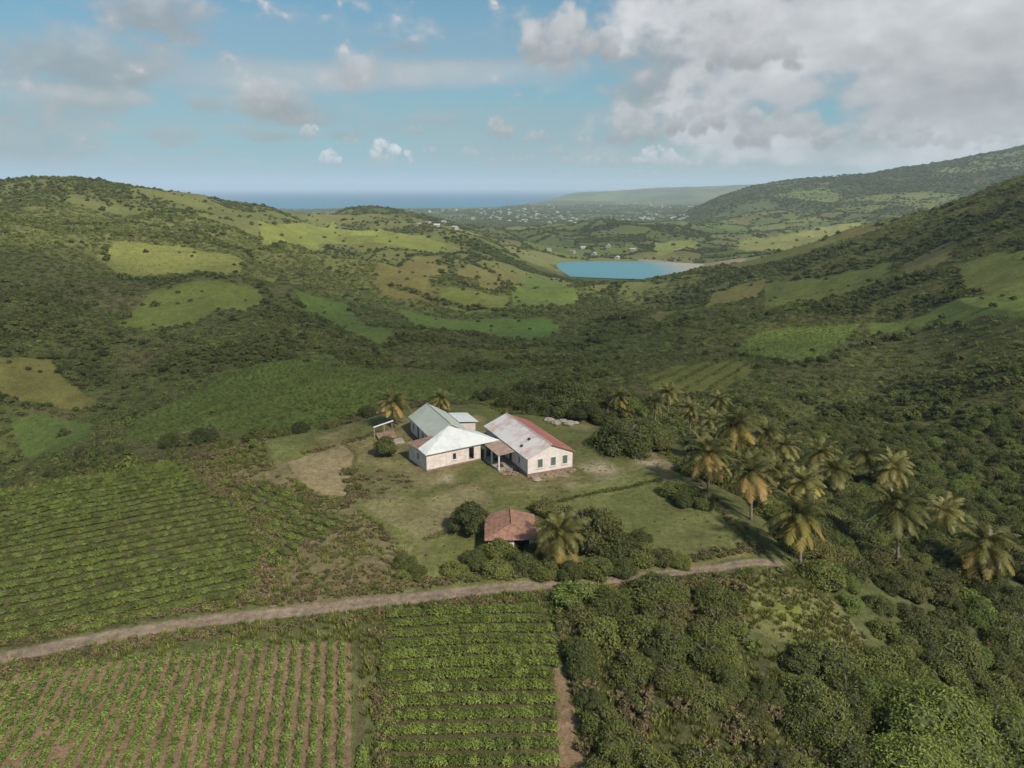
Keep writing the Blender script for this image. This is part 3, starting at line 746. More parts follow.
# ------------------------------------------------------------------ near individual trees and bushes
def trunk_mesh(name, h, r0, seed, spread=.5):
    q = random.Random(seed); b = MB()
    top = (q.uniform(-.15, .15), q.uniform(-.15, .15), h * .5)
    b.tube([(0, 0, -.6), (0.02, 0, h * .2), top], [r0 * 1.25, r0, r0 * .75])
    for i in range(4):
        a = i * 1.57 + q.uniform(-.4, .4); e = (top[0] + math.cos(a) * spread * h * .4, top[1] + math.sin(a) * spread * h * .4, h * q.uniform(.72, .85))
        b.tube([top, ((top[0] + e[0]) / 2 * 1.1, (top[1] + e[1]) / 2 * 1.1, (top[2] + e[2]) / 2), e], [r0 * .55, r0 * .4, r0 * .18], 5)
    return b.mesh(name, bark, True)
TV = {}
core_l = mat_plain('shade_core_pale', (.075,.092,.030), .95, .3, 1.5)  # paler light-blocking core added inside lime and light crowns
def tv(kind, seed, **k):
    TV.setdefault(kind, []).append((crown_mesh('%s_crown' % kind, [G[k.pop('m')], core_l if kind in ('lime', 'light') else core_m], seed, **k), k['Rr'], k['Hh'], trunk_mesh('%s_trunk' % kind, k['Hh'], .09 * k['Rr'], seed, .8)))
for i in range(4):
    tv('thick', 400 + i, m='mid', Rr=2.3, Hh=2.6, nl=15, leaves=4600, size=.115, base=.3, flat=1.0)
    tv('dark', 410 + i, m='dark', Rr=2.4, Hh=2.8, nl=15, leaves=4600, size=.115, base=.3, flat=1.0)
for i in range(3):
    tv('olive', 420 + i, m='olive', Rr=2.3, Hh=2.6, nl=14, leaves=4200, size=.115, base=.3, flat=1.0)
    tv('light', 430 + i, m='light', Rr=2.3, Hh=2.5, nl=14, leaves=4200, size=.115, base=.3, flat=1.0)
tv('lime', 440, m='lime', Rr=4.2, Hh=5.2, nl=30, leaves=15000, size=.125, base=1.2)
tv('lime', 441, m='lime', Rr=4.0, Hh=5.0, nl=28, leaves=14000, size=.125, base=1.2)
tv('round', 450, m='dark', Rr=2.0, Hh=3.3, nl=12, leaves=3200, size=.13, base=.5, flat=.9)
tv('round', 451, m='dark', Rr=2.2, Hh=3.6, nl=13, leaves=3400, size=.13, base=.4, flat=.9)
tree_n = 0
def tree(kind, x, y, scale, label, cat='tree', group=None, name='broadleaf_tree', v=None, zs=1.0):
    global tree_n
    L = TV[kind]; cm, Rr, Hh, tm = L[(tree_n if v is None else v) % len(L)]; tree_n += 1
    e = bpy.data.objects.new(name, None); COL.objects.link(e); e.empty_display_size = .3
    e.location = (x, y, H1(x, y) - .1); e.rotation_euler = (0, 0, random.uniform(0, 6.28)); e.scale = (scale, scale, scale * zs)
    link('crown', cm, e); link('trunk', tm, e)
    tag(e, label, cat, group)
    return e
def tree_px(kind, px, py, wpx, label, **k):                     # py = foot of the plant
    x, y = ground(px, py); d = math.sqrt(x*x + y*y + CAMZ**2)
    R0 = TV[kind][0][1]
    return tree(kind, x, y, (wpx / FPX * d) / (2 * R0) / .95, label, **k)
tree_px('round', 387, 456, 27, 'round dark green bush alone on the lawn left of the houses', cat='bush', name='round_bush', v=0)
tree_px('round', 470, 533, 36, 'round dark bush touching the left end of the tiled shed', cat='bush', name='round_bush', v=1)
tree_px('dark', 622, 450, 56, 'wide dark tree on the lawn edge right of the red roofed house', v=0)
tree_px('olive', 590, 548, 62, 'largest olive tree right of the tiled shed, behind the yellow palm', v=0, zs=1.25)
tree_px('olive', 568, 528, 44, 'olive bush at the back right corner of the tiled shed', cat='bush', name='bush', v=1)
tree_px('dark', 616, 556, 46, 'dark bush right of the largest olive tree on the lawn edge', cat='bush', name='bush', v=1)
tree_px('olive', 545, 512, 30, 'small olive bush against the low hedge behind the shed', cat='bush', name='bush', v=2)
tree_px('mid' if 'mid' in TV else 'thick', 500, 556, 36, 'mid green bush in front of the tiled shed roof', cat='bush', name='bush', v=0)
tree_px('lime', 925, 752, 100, 'large bright lime green tree in the bottom right corner of the view', v=0)
tree_px('lime', 985, 768, 95, 'second lime green tree, right of the largest one at the bottom right', v=1)
tree_px('lime', 872, 712, 62, 'smaller lime green tree up slope from the largest lime one', v=1)
tree_px('lime', 905, 800, 90, 'lime green tree cut by the bottom edge of the view', v=0)
tree_px('light', 850, 608, 26, 'pale green bush at the right end of the clearing', cat='bush', name='bush', v=0)
for (px, py, w, kd) in [(455,572,26,'thick'),(475,566,30,'dark'),(497,574,30,'thick'),(520,568,34,'dark'),(545,574,32,'thick'),(570,577,30,'dark'),(597,574,34,'thick'),(622,572,30,'dark'),(640,560,34,'thick'),
                        (662,562,30,'olive'),(640,543,26,'dark'),(485,555,24,'light'),(530,556,24,'thick'),(680,565,22,'thick'),(610,530,30,'olive')]:
    tree_px(kd, px, py, w, 'leafy bush in the dark green belt between the tiled shed and the road', cat='bush', group='bushes in the belt between shed and road', name='bush')
for (px, py, w) in [(405,566,24),(418,576,22),(402,580,20)]:
    tree_px('thick', px, py, w, 'small bush in the clump left of the shed belt above the road', cat='bush', group='bushes in the clump above the road', name='bush')
for (px, py, w, kd) in [(675,495,30,'thick'),(690,500,28,'light'),(702,506,26,'thick'),(683,505,24,'dark')]:
    tree_px(kd, px, py, w, 'green bush in the row at the top right corner of the small lawn', cat='bush', group='bushes at the corner of the small lawn', name='bush')
for (px, py, w, kd) in [(510,408,34,'dark'),(535,412,34,'dark'),(560,416,38,'dark'),(585,420,36,'dark'),(603,424,32,'thick'),(525,402,40,'dark'),(550,402,42,'dark'),(575,405,42,'dark'),(600,408,40,'dark'),(640,440,40,'dark'),(655,450,30,'olive'),(630,415,34,'light'),(490,402,26,'dark')]:
    tree_px(kd, px, py, w, 'dark tree in the close stand behind the red roofed house', group='trees in the stand behind the houses')
for (px, py, w, kd) in [(205,441,26,'dark'),(255,442,26,'dark'),(228,446,18,'thick'),(282,436,22,'thick'),(300,432,20,'dark'),(170,446,22,'dark'),(368,416,20,'dark'),(330,428,16,'olive')]:
    tree_px(kd, px, py, w, 'rounded bush on the rim above the left valley', cat='bush', group='bushes on the plateau rim', name='bush')
# thicket below the road and the wooded slope on the right: nearest plants one by one
cand = []
th_in = [thicket, poly((800,575),(860,600),(880,650),(1100,660),(1100,420),(1000,420),(830,420),(700,440),(690,470),(760,520),(790,545))]
for P, sp in ((th_in[0], 2.6), (th_in[1], 3.1)):
    xx, yy = np.meshgrid(np.arange(P[:,0].min(), P[:,0].max(), sp), np.arange(P[:,1].min(), P[:,1].max(), sp))
    xx = xx.ravel() + rng.uniform(-1, 1, xx.size) * sp * .45; yy = yy.ravel() + rng.uniform(-1, 1, yy.size) * sp * .45
    k = inside(P, xx, yy) & (seg_dist(road, xx, yy) > 2.6) & (seg_dist(road, xx, yy + 2.2) > 2.0) & ~inside(clearing, xx, yy) & ~inside(clearing, xx - .4, yy + 2.8)
    cand.append(np.stack([xx[k], yy[k]], 1))
cand = np.concatenate(cand)
px_ = 512 + cand[:, 0] / (cand[:, 1] * ct + CAMZ * st) * FPX
cand = cand[(px_ > -40) & (px_ < 1070)]
glades = [ground(650, 720), ground(700, 745), ground(820, 625), ground(995, 740), ground(870, 615), ground(760,660)]
cand = cand[np.all([np.hypot(cand[:, 0] - g[0], cand[:, 1] - g[1]) > 2.9 for g in glades], axis=0)]
cand = cand[rng.uniform(size=len(cand)) > .10]
cand = cand[np.argsort(np.hypot(cand[:, 0], cand[:, 1]))]
NEAR = 205
hz = H(cand[:, 0], cand[:, 1])
def lc(x, y):
    a = fbm(np.array([x / 8.]), np.array([y / 8.]), 401, 2)[0]; b = random.random() * .35 + a * .65
    return 'dark' if b < .40 else 'thick' if b < .56 else 'olive' if b < .66 else 'light'
for (x, y) in cand[:NEAR]:
    below = y < 62
    kd = lc(x, y)
    if below and x < 22: tree(kd, x, y, random.uniform(.5, 1.0), 'leafy shrub in the thicket below the dirt road', cat='shrub', group='shrubs of the thicket below the road', name='shrub')
    else: tree(kd, x, y, random.uniform(.7, 1.25), 'broadleaf tree in the wooded slope at the right', group='trees of the wooded slope at the right', name='broadleaf_tree')
rest = cand[NEAR:]
FV = [TV['dark'][0][0], TV['dark'][1][0], TV['thick'][0][0], TV['olive'][0][0], TV['thick'][1][0], TV['light'][0][0]]
scatter('ravine_wood', rest, H(rest[:, 0], rest[:, 1]) - .1, rng.uniform(.75, 1.35, len(rest)), rng.uniform(0, 6.28, len(rest)), FV, 'dense wood filling the ravine beyond the palms', 'wood')

# ------------------------------------------------------------------ palms
pg = mat_foliage('palm_green', [(.12,.135,.035),(.17,.175,.05),(.23,.215,.07),(.30,.26,.10)], trans=.4, rough=.4)
py_ = mat_foliage('palm_yellow', [(.20,.19,.045),(.30,.25,.06),(.38,.26,.07),(.26,.23,.065)], trans=.3)
po = mat_foliage('palm_orange', [(.28,.185,.06),(.36,.23,.075),(.32,.20,.075),(.34,.27,.09)], trans=.25)
def frond(V, F, az, el, L, droop, q, wid=.55):
    nseg = 13; p = np.array([0., 0, 0]); d = np.array([math.cos(az)*math.cos(el), math.sin(az)*math.cos(el), math.sin(el)])
    side = np.array([-math.sin(az), math.cos(az), 0])
    pts = [p.copy()]
    for i in range(nseg):
        p = p + d * L / nseg; pts.append(p.copy()); e = droop / nseg * (0.5 + i / nseg)
        d = d + np.array([0, 0, -e]); d /= np.linalg.norm(d)
    for i in range(nseg):                    # rachis
        a, b = pts[i], pts[i+1]; w = .035 * (1 - i / nseg) + .01; k = len(V)
        V += [a - side*w, a + side*w, b + side*w, b - side*w]; F.append([k, k+1, k+2, k+3])
    for i in range(1, 28):
        t = i / 28; j = min(int(t * nseg), nseg - 1); fr = t * nseg - j
        o = pts[j] * (1 - fr) + pts[j+1] * fr; fw = pts[j+1] - pts[j]; fw /= np.linalg.norm(fw)
        ll = wid * L * .48 * math.sin(math.pi * min(1, .12 + t * .9)) ** .6 * q.uniform(.85, 1.1)
        for sg in (-1, 1):
            dr = side * sg * .8 + fw * .55 + np.array([0, 0, -.2 - q.uniform(0, .4)])
            dr /= np.linalg.norm(dr); tip = o + dr * ll; w = fw * .052
            mid = o + dr * ll * .5 + np.array([0, 0, .04]); k = len(V)
            V += [o - w*.7, o + w*.7, mid + w*1.1, mid - w*1.1, tip]
            F.append([k, k+1, k+2, k+3]); F.append([k+3, k+2, k+4])
def palm_set(seed, L=3.7):
    q = random.Random(seed)
    Vg, Fg, Vy, Fy = [], [], [], []
    for i in range(24):
        az = i * 2.4 + q.uniform(-.2, .2); t = i / 23
        el = R(78) - t * R(72) + q.uniform(-.12, .12); frond(Vg, Fg, az, el, L * q.uniform(.72, 1.08) * (.72 + .28 * min(1, t * 3)), 1.6 + .7 * t + q.uniform(-.3, .3), q)
    for i in range(13):
        az = i * 2.4 + q.uniform(-.3, .3); el = R(5) - i / 12 * R(48)
        frond(Vy, Fy, az, el, L * q.uniform(.75, 1.0), 1.5, q)
    nuts = MB()
    for i in range(8):
        a = i * .8; nuts.rock((math.cos(a)*.3, math.sin(a)*.3, -.35 - q.uniform(0, .2)), (.13, .13, .16), i)
    return (mesh_np('palm_crown', np.array(Vg), Fg, [pg]), mesh_np('palm_lower_y', np.array(Vy), Fy, [py_]), mesh_np('palm_lower_o', np.array(Vy), Fy, [po]), mesh_np('palm_lower_g', np.array(Vy), Fy, [pg]), nuts.mesh('coconuts', mat_plain('coconut', (.2,.17,.06), .6), True))
PSET = [palm_set(500 + i, 3.7 + .25 * (i % 3 - 1)) for i in range(7)]
palm_n = 0
def palm(px, cy, wpx, by, low, label, group=None, lean=0.0):
    """crown centre at photo row cy, foot at row by"""
    global palm_n
    x, y = ground(px, by); z0 = H1(x, y)
    xc = xs_at(px + lean, cy, y)
    zc = CAMZ - kslope(cy) * y; h = max(2.2, zc - z0)
    d = math.sqrt(x*x + y*y + (CAMZ - zc)**2)
    s = wpx / FPX * d / 5.6
    cs = PSET[palm_n % 7]; palm_n += 1
    e = bpy.data.objects.new('coconut_palm', None); COL.objects.link(e); e.location = (x, y, z0 - .1)
    b = MB(); dx = xc - x; k = 9
    pts = [(dx * (i/k) ** 1.6, .25 * math.sin(i/k*2.2), h * i/k - (.4 if i == 0 else 0)) for i in range(k+1)]
    b.tube(pts, [.26 if i == 0 else .19 - .07 * i/k for i in range(k+1)], 8); b.build('trunk', palm_bark, e, True)
    tp = pts[-1]
    az = random.uniform(0, 6.28)
    c = link('crown', cs[0], e, tp, az, s); f = link('lower_fronds', cs[{'y': 1, 'o': 2, 'g': 3}[low]], e, tp, az, s)
    tl = (random.uniform(-.22, .22), random.uniform(-.22, .22), az)
    c.rotation_euler = tl; f.rotation_euler = tl
    if low != 'g': tag(f, 'drooping %s lower fronds' % ('yellow' if low == 'y' else 'orange'))
    link('coconuts', cs[4], e, tp, az, s)
    tag(e, label, 'palm tree', group)
palm(392, 402, 38, 428, 'o', 'coconut palm with orange lower fronds behind the left end of the green roof')
palm(441, 398, 26, 412, 'y', 'small faint palm behind the ridge of the green roof')
palm(560, 532, 52, 566, 'y', 'short palm with yellow fronds right of the tiled shed')
palm(708, 453, 52, 492, 'o', 'coconut palm standing beside the upper end of the small lawn')
palm(736, 425, 50, 468, 'y', 'tallest palm of the back row above the orange palm')
palm(751, 472, 50, 520, 'o', 'palm with a skirt of hanging orange fronds at the lawn edge')
palm(800, 516, 66, 568, 'y', 'big palm with golden lower fronds where the road meets the wood')
palm(897, 506, 56, 574, 'g', 'green palm with a long pale bare trunk on the wooded slope', lean=0)
palm(866, 455, 36, 490, 'g', 'palm rising from the wood straight above the bare trunk palm')
palm(945, 512, 34, 545, 'g', 'drooping palm just right of the bare trunk palm')
palm(986, 545, 54, 585, 'y', 'spreading palm nearest the right edge of the view')
palm(803, 482, 42, 518, 'y', 'palm directly behind the big golden palm')
palm(893, 468, 36, 500, 'y', 'palm in the wood right of the palm above the bare trunk')
for (px, cy, w, by, lo) in [(620,397,26,418,'y'),(668,392,28,414,'g'),(690,408,26,432,'o'),(655,402,24,424,'g'),(768,432,32,462,'o'),(785,446,32,474,'g'),(822,452,30,482,'y'),(712,420,28,448,'g'),(700,437,30,462,'g'),(758,450,30,480,'g'),(835,470,34,502,'g'),(775,470,34,500,'y'),(720,400,24,424,'g')]:
    palm(px, cy, w, by, lo, 'small coconut palm in the crowded grove beyond the lawn', 'palms crowded in the grove')

# ------------------------------------------------------------------ wider woods on the hills
LOW = []
for i, k in enumerate(['dark', 'mid', 'mid', 'mid', 'olive', 'dark', 'light']):
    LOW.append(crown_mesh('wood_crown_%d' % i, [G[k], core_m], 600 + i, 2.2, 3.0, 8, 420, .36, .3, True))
P_ = []
Y = 112.0
while Y < 6500:
    s = 2.5 + max(Y - 150, 0) * .0026
    half = Y * .80 + 30
    xx = np.arange(-half, half, s); xx = xx + rng.uniform(-.6, .6, len(xx)) * s; yy = Y + rng.uniform(-.7, .7, len(xx)) * s
    P_.append(np.stack([xx, yy, np.full(len(xx), s)], 1)); Y += s * .86
P_ = np.concatenate(P_)
_, wd = landuse(P_[:, 0], P_[:, 1])
keep = rng.uniform(size=len(P_)) < wd
keep &= ~inside(lawn, P_[:, 0], P_[:, 1]) & ~inside(plat, P_[:, 0], P_[:, 1]) & ~inside(th_in[1], P_[:, 0], P_[:, 1])
keep &= (P_[:, 1] < coast_y(P_[:, 0]) - 200)
P_ = P_[keep]
P_ = P_[~((np.hypot((P_[:, 0] - lcen[0]) / 172, (P_[:, 1] - lcen[1]) / 158) < 1.0))]
hh = H(P_[:, 0], P_[:, 1])
sc = P_[:, 2] / 3.0 * rng.lognormal(-.25, .32, len(P_)).clip(.35, 1.7) * .74
sc3 = np.stack([sc, sc, sc * np.interp(P_[:, 2], [3, 8, 25], [1, .75, .35])], 1)
tint = fbm(P_[:, 0] / 60, P_[:, 1] / 60, 701, 3)
ul_ = (P_[:, 1] > 500) & (P_[:, 0] < -50)
lx = np.where(ul_, rng.integers(2, 7, len(P_)), np.where(tint < .45, rng.integers(0, 3, len(P_)), np.where(tint < .56, rng.integers(1, 5, len(P_)), rng.integers(2, 7, len(P_)))))
near = P_[:, 1] < 700
scatter('hill_scrub', P_[near][:, :2], hh[near] - .15, sc3[near], rng.uniform(0, 6.28, near.sum()), LOW, 'woods and scrub covering the near hillsides and gullies', 'woods', idx=lx[near])
scatter('far_woods', P_[~near][:, :2], hh[~near] - .3, sc3[~near], rng.uniform(0, 6.28, (~near).sum()), LOW, 'distant woods and hedgerows round the lake and far hills', 'woods', idx=lx[~near])

HG = [plant_mesh('grass_clump', G[k], 160 + i, .8, .95, 36, .26) for i, k in enumerate(['olive', 'mid', 'light', 'olive', 'light'])]
Q_ = []; Y = 118.0
while Y < 760:
    s = 1.9 + (Y - 118) * .0036; half = Y * .76 + 10
    xx = np.arange(-half, half, s); xx = xx + rng.uniform(-.6, .6, len(xx)) * s; yy = Y + rng.uniform(-.7, .7, len(xx)) * s
    Q_.append(np.stack([xx, yy, np.full(len(xx), s)], 1)); Y += s
Q_ = np.concatenate(Q_)
_, wq = landuse(Q_[:, 0], Q_[:, 1])
kq = (wq < .9) & (fbm(Q_[:, 0] / 11, Q_[:, 1] / 8, 801, 3) * .6 + rng.uniform(size=len(Q_)) * .4 > np.where(wq == .0125, .52, .38))
kq &= ~inside(lawn, Q_[:, 0], Q_[:, 1]) & ~inside(plat, Q_[:, 0], Q_[:, 1]) & ~inside(th_in[1], Q_[:, 0], Q_[:, 1])
Q_ = Q_[kq]; wq = wq[kq]
scatter('hill_grass', Q_[:, :2], H(Q_[:, 0], Q_[:, 1]) - .1, Q_[:, 2] / 2.2 * rng.uniform(.4, 1.0, len(Q_)) * np.where(wq == .0125, .5, 1.7), rng.uniform(0, 6.28, len(Q_)), HG, 'rough pasture and low ground cover on the hillsides', 'grass')

# ------------------------------------------------------------------ buildings
M = {}
M['pinkwall'] = mat_plain('pale_pink_plaster', (.70,.62,.57), .9, .18, 1.2, col2=(.58,.48,.43), thr=(.42, .6))
M['wall'] = mat_plain('cream_boards', (.72,.67,.63), .85, .14, 1.0, col2=(.63,.55,.50), wave=('Z', 1.6, .35))
M['stone'] = mat_plain('foundation_stone', (.34,.23,.17), .95, .4, 2.4, col2=(.20,.14,.11), bump=.7)
M['white_roof'] = mat_plain('white_corrugated', (.74,.76,.73), .5, .12, .5, col2=(.62,.63,.60), thr=(.35, .5), wave=('X', 4, .6))
M['green_roof'] = mat_plain('green_corrugated', (.52,.54,.45), .6, .15, .5, col2=(.43,.46,.38), wave=('Y', 4, .35))
M['patch_roof'] = mat_plain('white_rust_roof', (.70,.67,.63), .55, .12, .4, col2=(.58,.42,.37), thr=(.36, .54), wave=('Y', 4, .35))
M['red_roof'] = mat_plain('red_corrugated', (.42,.16,.12), .6, .25, .5, col2=(.33,.12,.09), wave=('Y', 4, .35))
M['rust_roof'] = mat_plain('rusty_sheet', (.36,.22,.16), .75, .3, 1.1, col2=(.24,.14,.10), wave=('Y', 4, .35))
M['tile'] = mat_plain('clay_tiles', (.38,.20,.135), .85, .4, 1.8, col2=(.22,.125,.09), wave=('X', 2.2, .8, .6))
M['tan_roof'] = mat_plain('faded_sheet', (.44,.33,.26), .7, .3, 1.1, col2=(.34,.22,.17), wave=('Y', 4, .35))
M['shutter'] = mat_plain('green_shutter', (.15,.20,.17), .7, .2, 4, wave=('Z', 8, .6))
M['trim'] = mat_plain('white_trim', (.62,.60,.55), .7, .12, 3)
M['wood'] = mat_plain('grey_wood', (.30,.24,.19), .9, .3, 3)
M['dark'] = mat_plain('dark_boards', (.05,.045,.04), .9, .3, 3)
M['rock'] = mat_plain('pale_rock', (.42,.37,.31), .95, .35, 2.5, bump=.5)
def house(name, O, ang, label, cat='house'):
    e = bpy.data.objects.new(name, None); COL.objects.link(e); e.location = (O[0], O[1], 0); e.rotation_euler = (0, 0, R(ang)); tag(e, label, cat); return e
def wall_run(b, axis, fixed, t, a0, a1, z0, z1, holes=()):
    """straight wall with rectangular openings (h0,h1,zb,zt)"""
    def bx(s0, s1, zb, zt):
        if s1 - s0 < .01 or zt - zb < .01: return
        if axis == 'x': b.box(s0, s1, fixed, fixed + t, zb, zt)
        else: b.box(fixed, fixed + t, s0, s1, zb, zt)
    cur = a0
    for h0, h1, zb, zt in sorted(holes):
        bx(cur, h0, z0, z1); bx(h0, h1, z0, zb); bx(h0, h1, zt, z1); cur = h1
    bx(cur, a1, z0, z1)
def window(par, axis, fixed, out, c, zb, w, h, fill='shutter', t=.25):
    """frame + leaf set in an opening; out = +1/-1 outward direction"""
    f = MB(); p = MB(); o0, o1 = (fixed - .05, fixed + .12) if out < 0 else (fixed + t - .12, fixed + t + .05)
    for (a, b_, z0, z1) in ((c-w/2, c-w/2+.08, zb, zb+h), (c+w/2-.08, c+w/2, zb, zb+h), (c-w/2+.08, c+w/2-.08, zb, zb+.08), (c-w/2+.08, c+w/2-.08, zb+h-.08, zb+h)):
        f.box(*((a, b_, o0, o1) if axis == 'x' else (o0, o1, a, b_)), z0, z1)
    q0, q1 = (fixed + .02, fixed + .06) if out < 0 else (fixed + t - .06, fixed + t - .02)
    for s0, s1 in ((c-w/2+.083, c-.01), (c+.01, c+w/2-.083)):
        p.box(*((s0, s1, q0, q1) if axis == 'x' else (q0, q1, s0, s1)), zb+.083, zb+h-.083)
    s0_, s1_ = (fixed - .14, fixed - .052) if out < 0 else (fixed + t + .052, fixed + t + .14)
    sb = MB(); sb.box(*((c-w/2-.1, c+w/2+.1, s0_, s1_) if axis == 'x' else (s0_, s1_, c-w/2-.1, c+w/2+.1)), zb-.07, zb+.0)
    win = f.build('window', M['trim'], par); sb.build('sill', M['trim'], win); p.build('shutter', M[fill], win)
def gable_roof(par, w0, w1, l0, l1, ze, zr, matL, matR, ov=.35, t=.07, wr=None):
    wm = (w0 + w1) / 2 if wr is None else wr
    sl = (zr - ze) / (wm - w0); sr = (zr - ze) / (w1 - wm)
    zl = ze - sl * ov; zrr = ze - sr * ov; up = .10
    a = MB(); a.slab([(w0-ov, l0-ov, zl+up), (wm, l0-ov, zr+up), (wm, l1+ov, zr+up), (w0-ov, l1+ov, zl+up)][::-1], t)
    b = MB(); b.slab([(wm+.004, l0-ov, zr+up), (w1+ov, l0-ov, zrr+up), (w1+ov, l1+ov, zrr+up), (wm+.004, l1+ov, zr+up)][::-1], t)
    ra = a.build('roof', matL, par); rb = b.build('roof', matR, par)
    c = MB(); c.tube([(wm, l0-ov, zr+up+.02), (wm, l1+ov, zr+up+.02)], [.09, .09], 6); c.build('ridge_cap', matR if matR is not M['red_roof'] else M['trim'], par)
    return ra, rb

# house with the red and white roof
hb = house('long_house', (2.24, 97.2), 24, 'long pale house with one white roof slope and one red slope')
W, L_, ZE, ZR = 7.2, 15.6, 2.95, 4.45
b = MB(); T = .25
gw = [(1.5, 2.4), (3.6, 4.5), (5.5, 6.4)]
gh = [(a, c, 1.1, 2.5) for a, c in gw]
wall_run(b, 'x', 0, T, 0, W, .5, ZE, gh); wall_run(b, 'x', L_-T, T, 0, W, .5, ZE)
b.prism([(0, 0, ZE), (W, 0, ZE), (W/2, 0, ZR)], (0, T, 0)); b.prism([(0, L_-T, ZE), (W, L_-T, ZE), (W/2, L_-T, ZR)], (0, T, 0))
wall_run(b, 'y', 0, T, T, L_-T, .5, ZE, [(2.6, 3.2, 1.1, 2.2), (5.6, 6.6, .5, 2.5), (11.5, 12.3, 1.2, 2.3)]); wall_run(b, 'y', W-T, T, T, L_-T, .5, ZE, [(3, 3.8, 1.2, 2.3), (8, 8.8, 1.2, 2.3), (12, 12.8, 1.2, 2.3)])
b.build('wall', M['wall'], hb)
b = MB(); b.box(-.08, W+.08, -.08, L_+.08, -.6, .5); b.build('foundation', M['stone'], hb)
for (a, c) in gw: window(hb, 'x', 0, -1, (a+c)/2, 1.1, .9, 1.4)
window(hb, 'y', 0, -1, 2.9, 1.1, .6, 1.1, 'dark'); window(hb, 'y', 0, -1, 11.9, 1.2, .8, 1.1, 'dark')
for c in (3.4, 8.4, 12.4): window(hb, 'y', W-T, 1, c, 1.2, .8, 1.1)
b = MB(); b.box(.05, .12, 5.6, 6.6, .5, 2.5); b.build('door', M['dark'], hb)
ra, rb = gable_roof(hb, 0, W, 0, L_, ZE, ZR, M['patch_roof'], M['red_roof'])
tag(ra, 'white painted slope blotched with pink rust'); tag(rb, 'faded red slope')
for (wx, ly) in ((2.2, 4.2), (.7, 3.6)):
    zz = ZE + (ZR-ZE)/(W/2)*wx; b = MB(); b.box(wx-.16, wx+.16, ly-.16, ly+.16, zz, zz+.38); b.build('roof_vent', M['dark'], hb)
b = MB()
q = random.Random(3)
for i in range(26):
    wx = q.uniform(.2, W); b.rock((wx, -.35 - q.uniform(0, .55), .1), (q.uniform(.2, .5), q.uniform(.15, .35), q.uniform(.12, .34)), i)
tag(b.build('rubble_footing', M['stone'], None, loc=(2.24, 97.2, 0), rz=R(24)), 'heap of reddish stones along the gable end of the long house', 'rubble')
# porch between the houses
pc = house('porch', (2.24, 97.2), 24, 'open porch with faded sheet roof on pale posts between the two houses', 'porch')
b = MB(); b.slab([(-3.0, 3.7, 2.42), (-.4, 3.7, 2.74), (-.4, 9.6, 2.74), (-3.0, 9.6, 2.42)], .06); b.build('roof', M['tan_roof'], pc)
for ly in (3.95, 6.6, 9.3):
    b = MB(); b.box(-2.9, -2.68, ly-.11, ly+.11, .18, 2.36); b.build('post', M['trim'], pc)
b = MB(); b.box(-2.95, -2.6, 3.75, 9.55, 2.24, 2.36 - .02)
pb = MB(); pb.box(-3.0, -.12, 3.5, 9.7, -.3, .17); pb.build('floor_slab', M['rock'], pc)
db = MB()
for i in range(16): db.rock((q.uniform(-3.4, -.8), q.uniform(1.2, 3.6), .08), (q.uniform(.15, .45), q.uniform(.15, .4), q.uniform(.1, .3)), 50 + i)
tag(db.build('rubble', M['stone'], None, loc=(2.24, 97.2, 0), rz=R(24)), 'small stone rubble at the foot of the porch', 'rubble')
for i, (wx, ly) in enumerate(((-2.1, 5.2), (-1.5, 7.8))):
    tree('thick', *( (2.24 + wx*.9135 - ly*.4067, 97.2 + wx*.4067 + ly*.9135)), .28, ['weedy plant growing by the front post of the porch', 'weedy plant in the shade deep under the porch'][i], 'bush', name='bush')

# green roofed house with the white front wing
ha = house('green_roofed_house', (-12.3, 106.4), 24, 'old pale house with long grey green metal roof')
W, L_, ZE, ZR = 6.1, 11.8, 2.75, 4.55
b = MB()
wall_run(b, 'x', 0, T, 0, W, .2, ZE); wall_run(b, 'x', L_-T, T, 0, W, .2, ZE)
b.prism([(0, L_-T, ZE), (W, L_-T, ZE), (W/2, L_-T, ZR)], (0, T, 0)); b.prism([(0, 0, ZE), (W, 0, ZE), (W/2, 0, ZR)], (0, T, 0))
wall_run(b, 'y', 0, T, T, L_-T, .2, ZE, [(1.4, 2.1, .9, 2.0), (4.4, 5.2, .9, 2.1), (7.0, 7.9, .2, 2.2), (9.6, 10.3, .9, 2.0)]); wall_run(b, 'y', W-T, T, T, L_-T, .2, ZE)
b.build('wall', M['pinkwall'], ha)
b = MB(); b.box(-.1, W+.1, -.1, L_+.1, -.6, .2); b.build('foundation', M['stone'], ha)
gable_roof(ha, 0, W, 0, L_, ZE, ZR, M['green_roof'], M['green_roof'], ov=.3)
for c, w, z in ((1.75, .7, .9), (4.8, .8, .9), (9.95, .7, .9)): window(ha, 'y', 0, -1, c, z, w, 1.1, 'dark')
b = MB(); b.box(.05, .12, 7.0, 7.9, .2, 2.2); b.build('door', M['dark'], ha)
# annex behind on the right
hx = house('small_annex', (-12.3, 106.4), 24, 'small outbuilding with bright white roof behind the green roof', 'outbuilding')
b = MB(); b.box(6.9, 9.7, 6.6, 11.2, -.3, 2.1); b.build('wall', M['pinkwall'], hx)
b = MB(); b.slab([(6.6, 6.2, 2.6), (10.1, 6.2, 2.2), (10.1, 11.6, 2.2), (6.6, 11.6, 2.6)], .07); b.build('roof', M['white_roof'], hx)
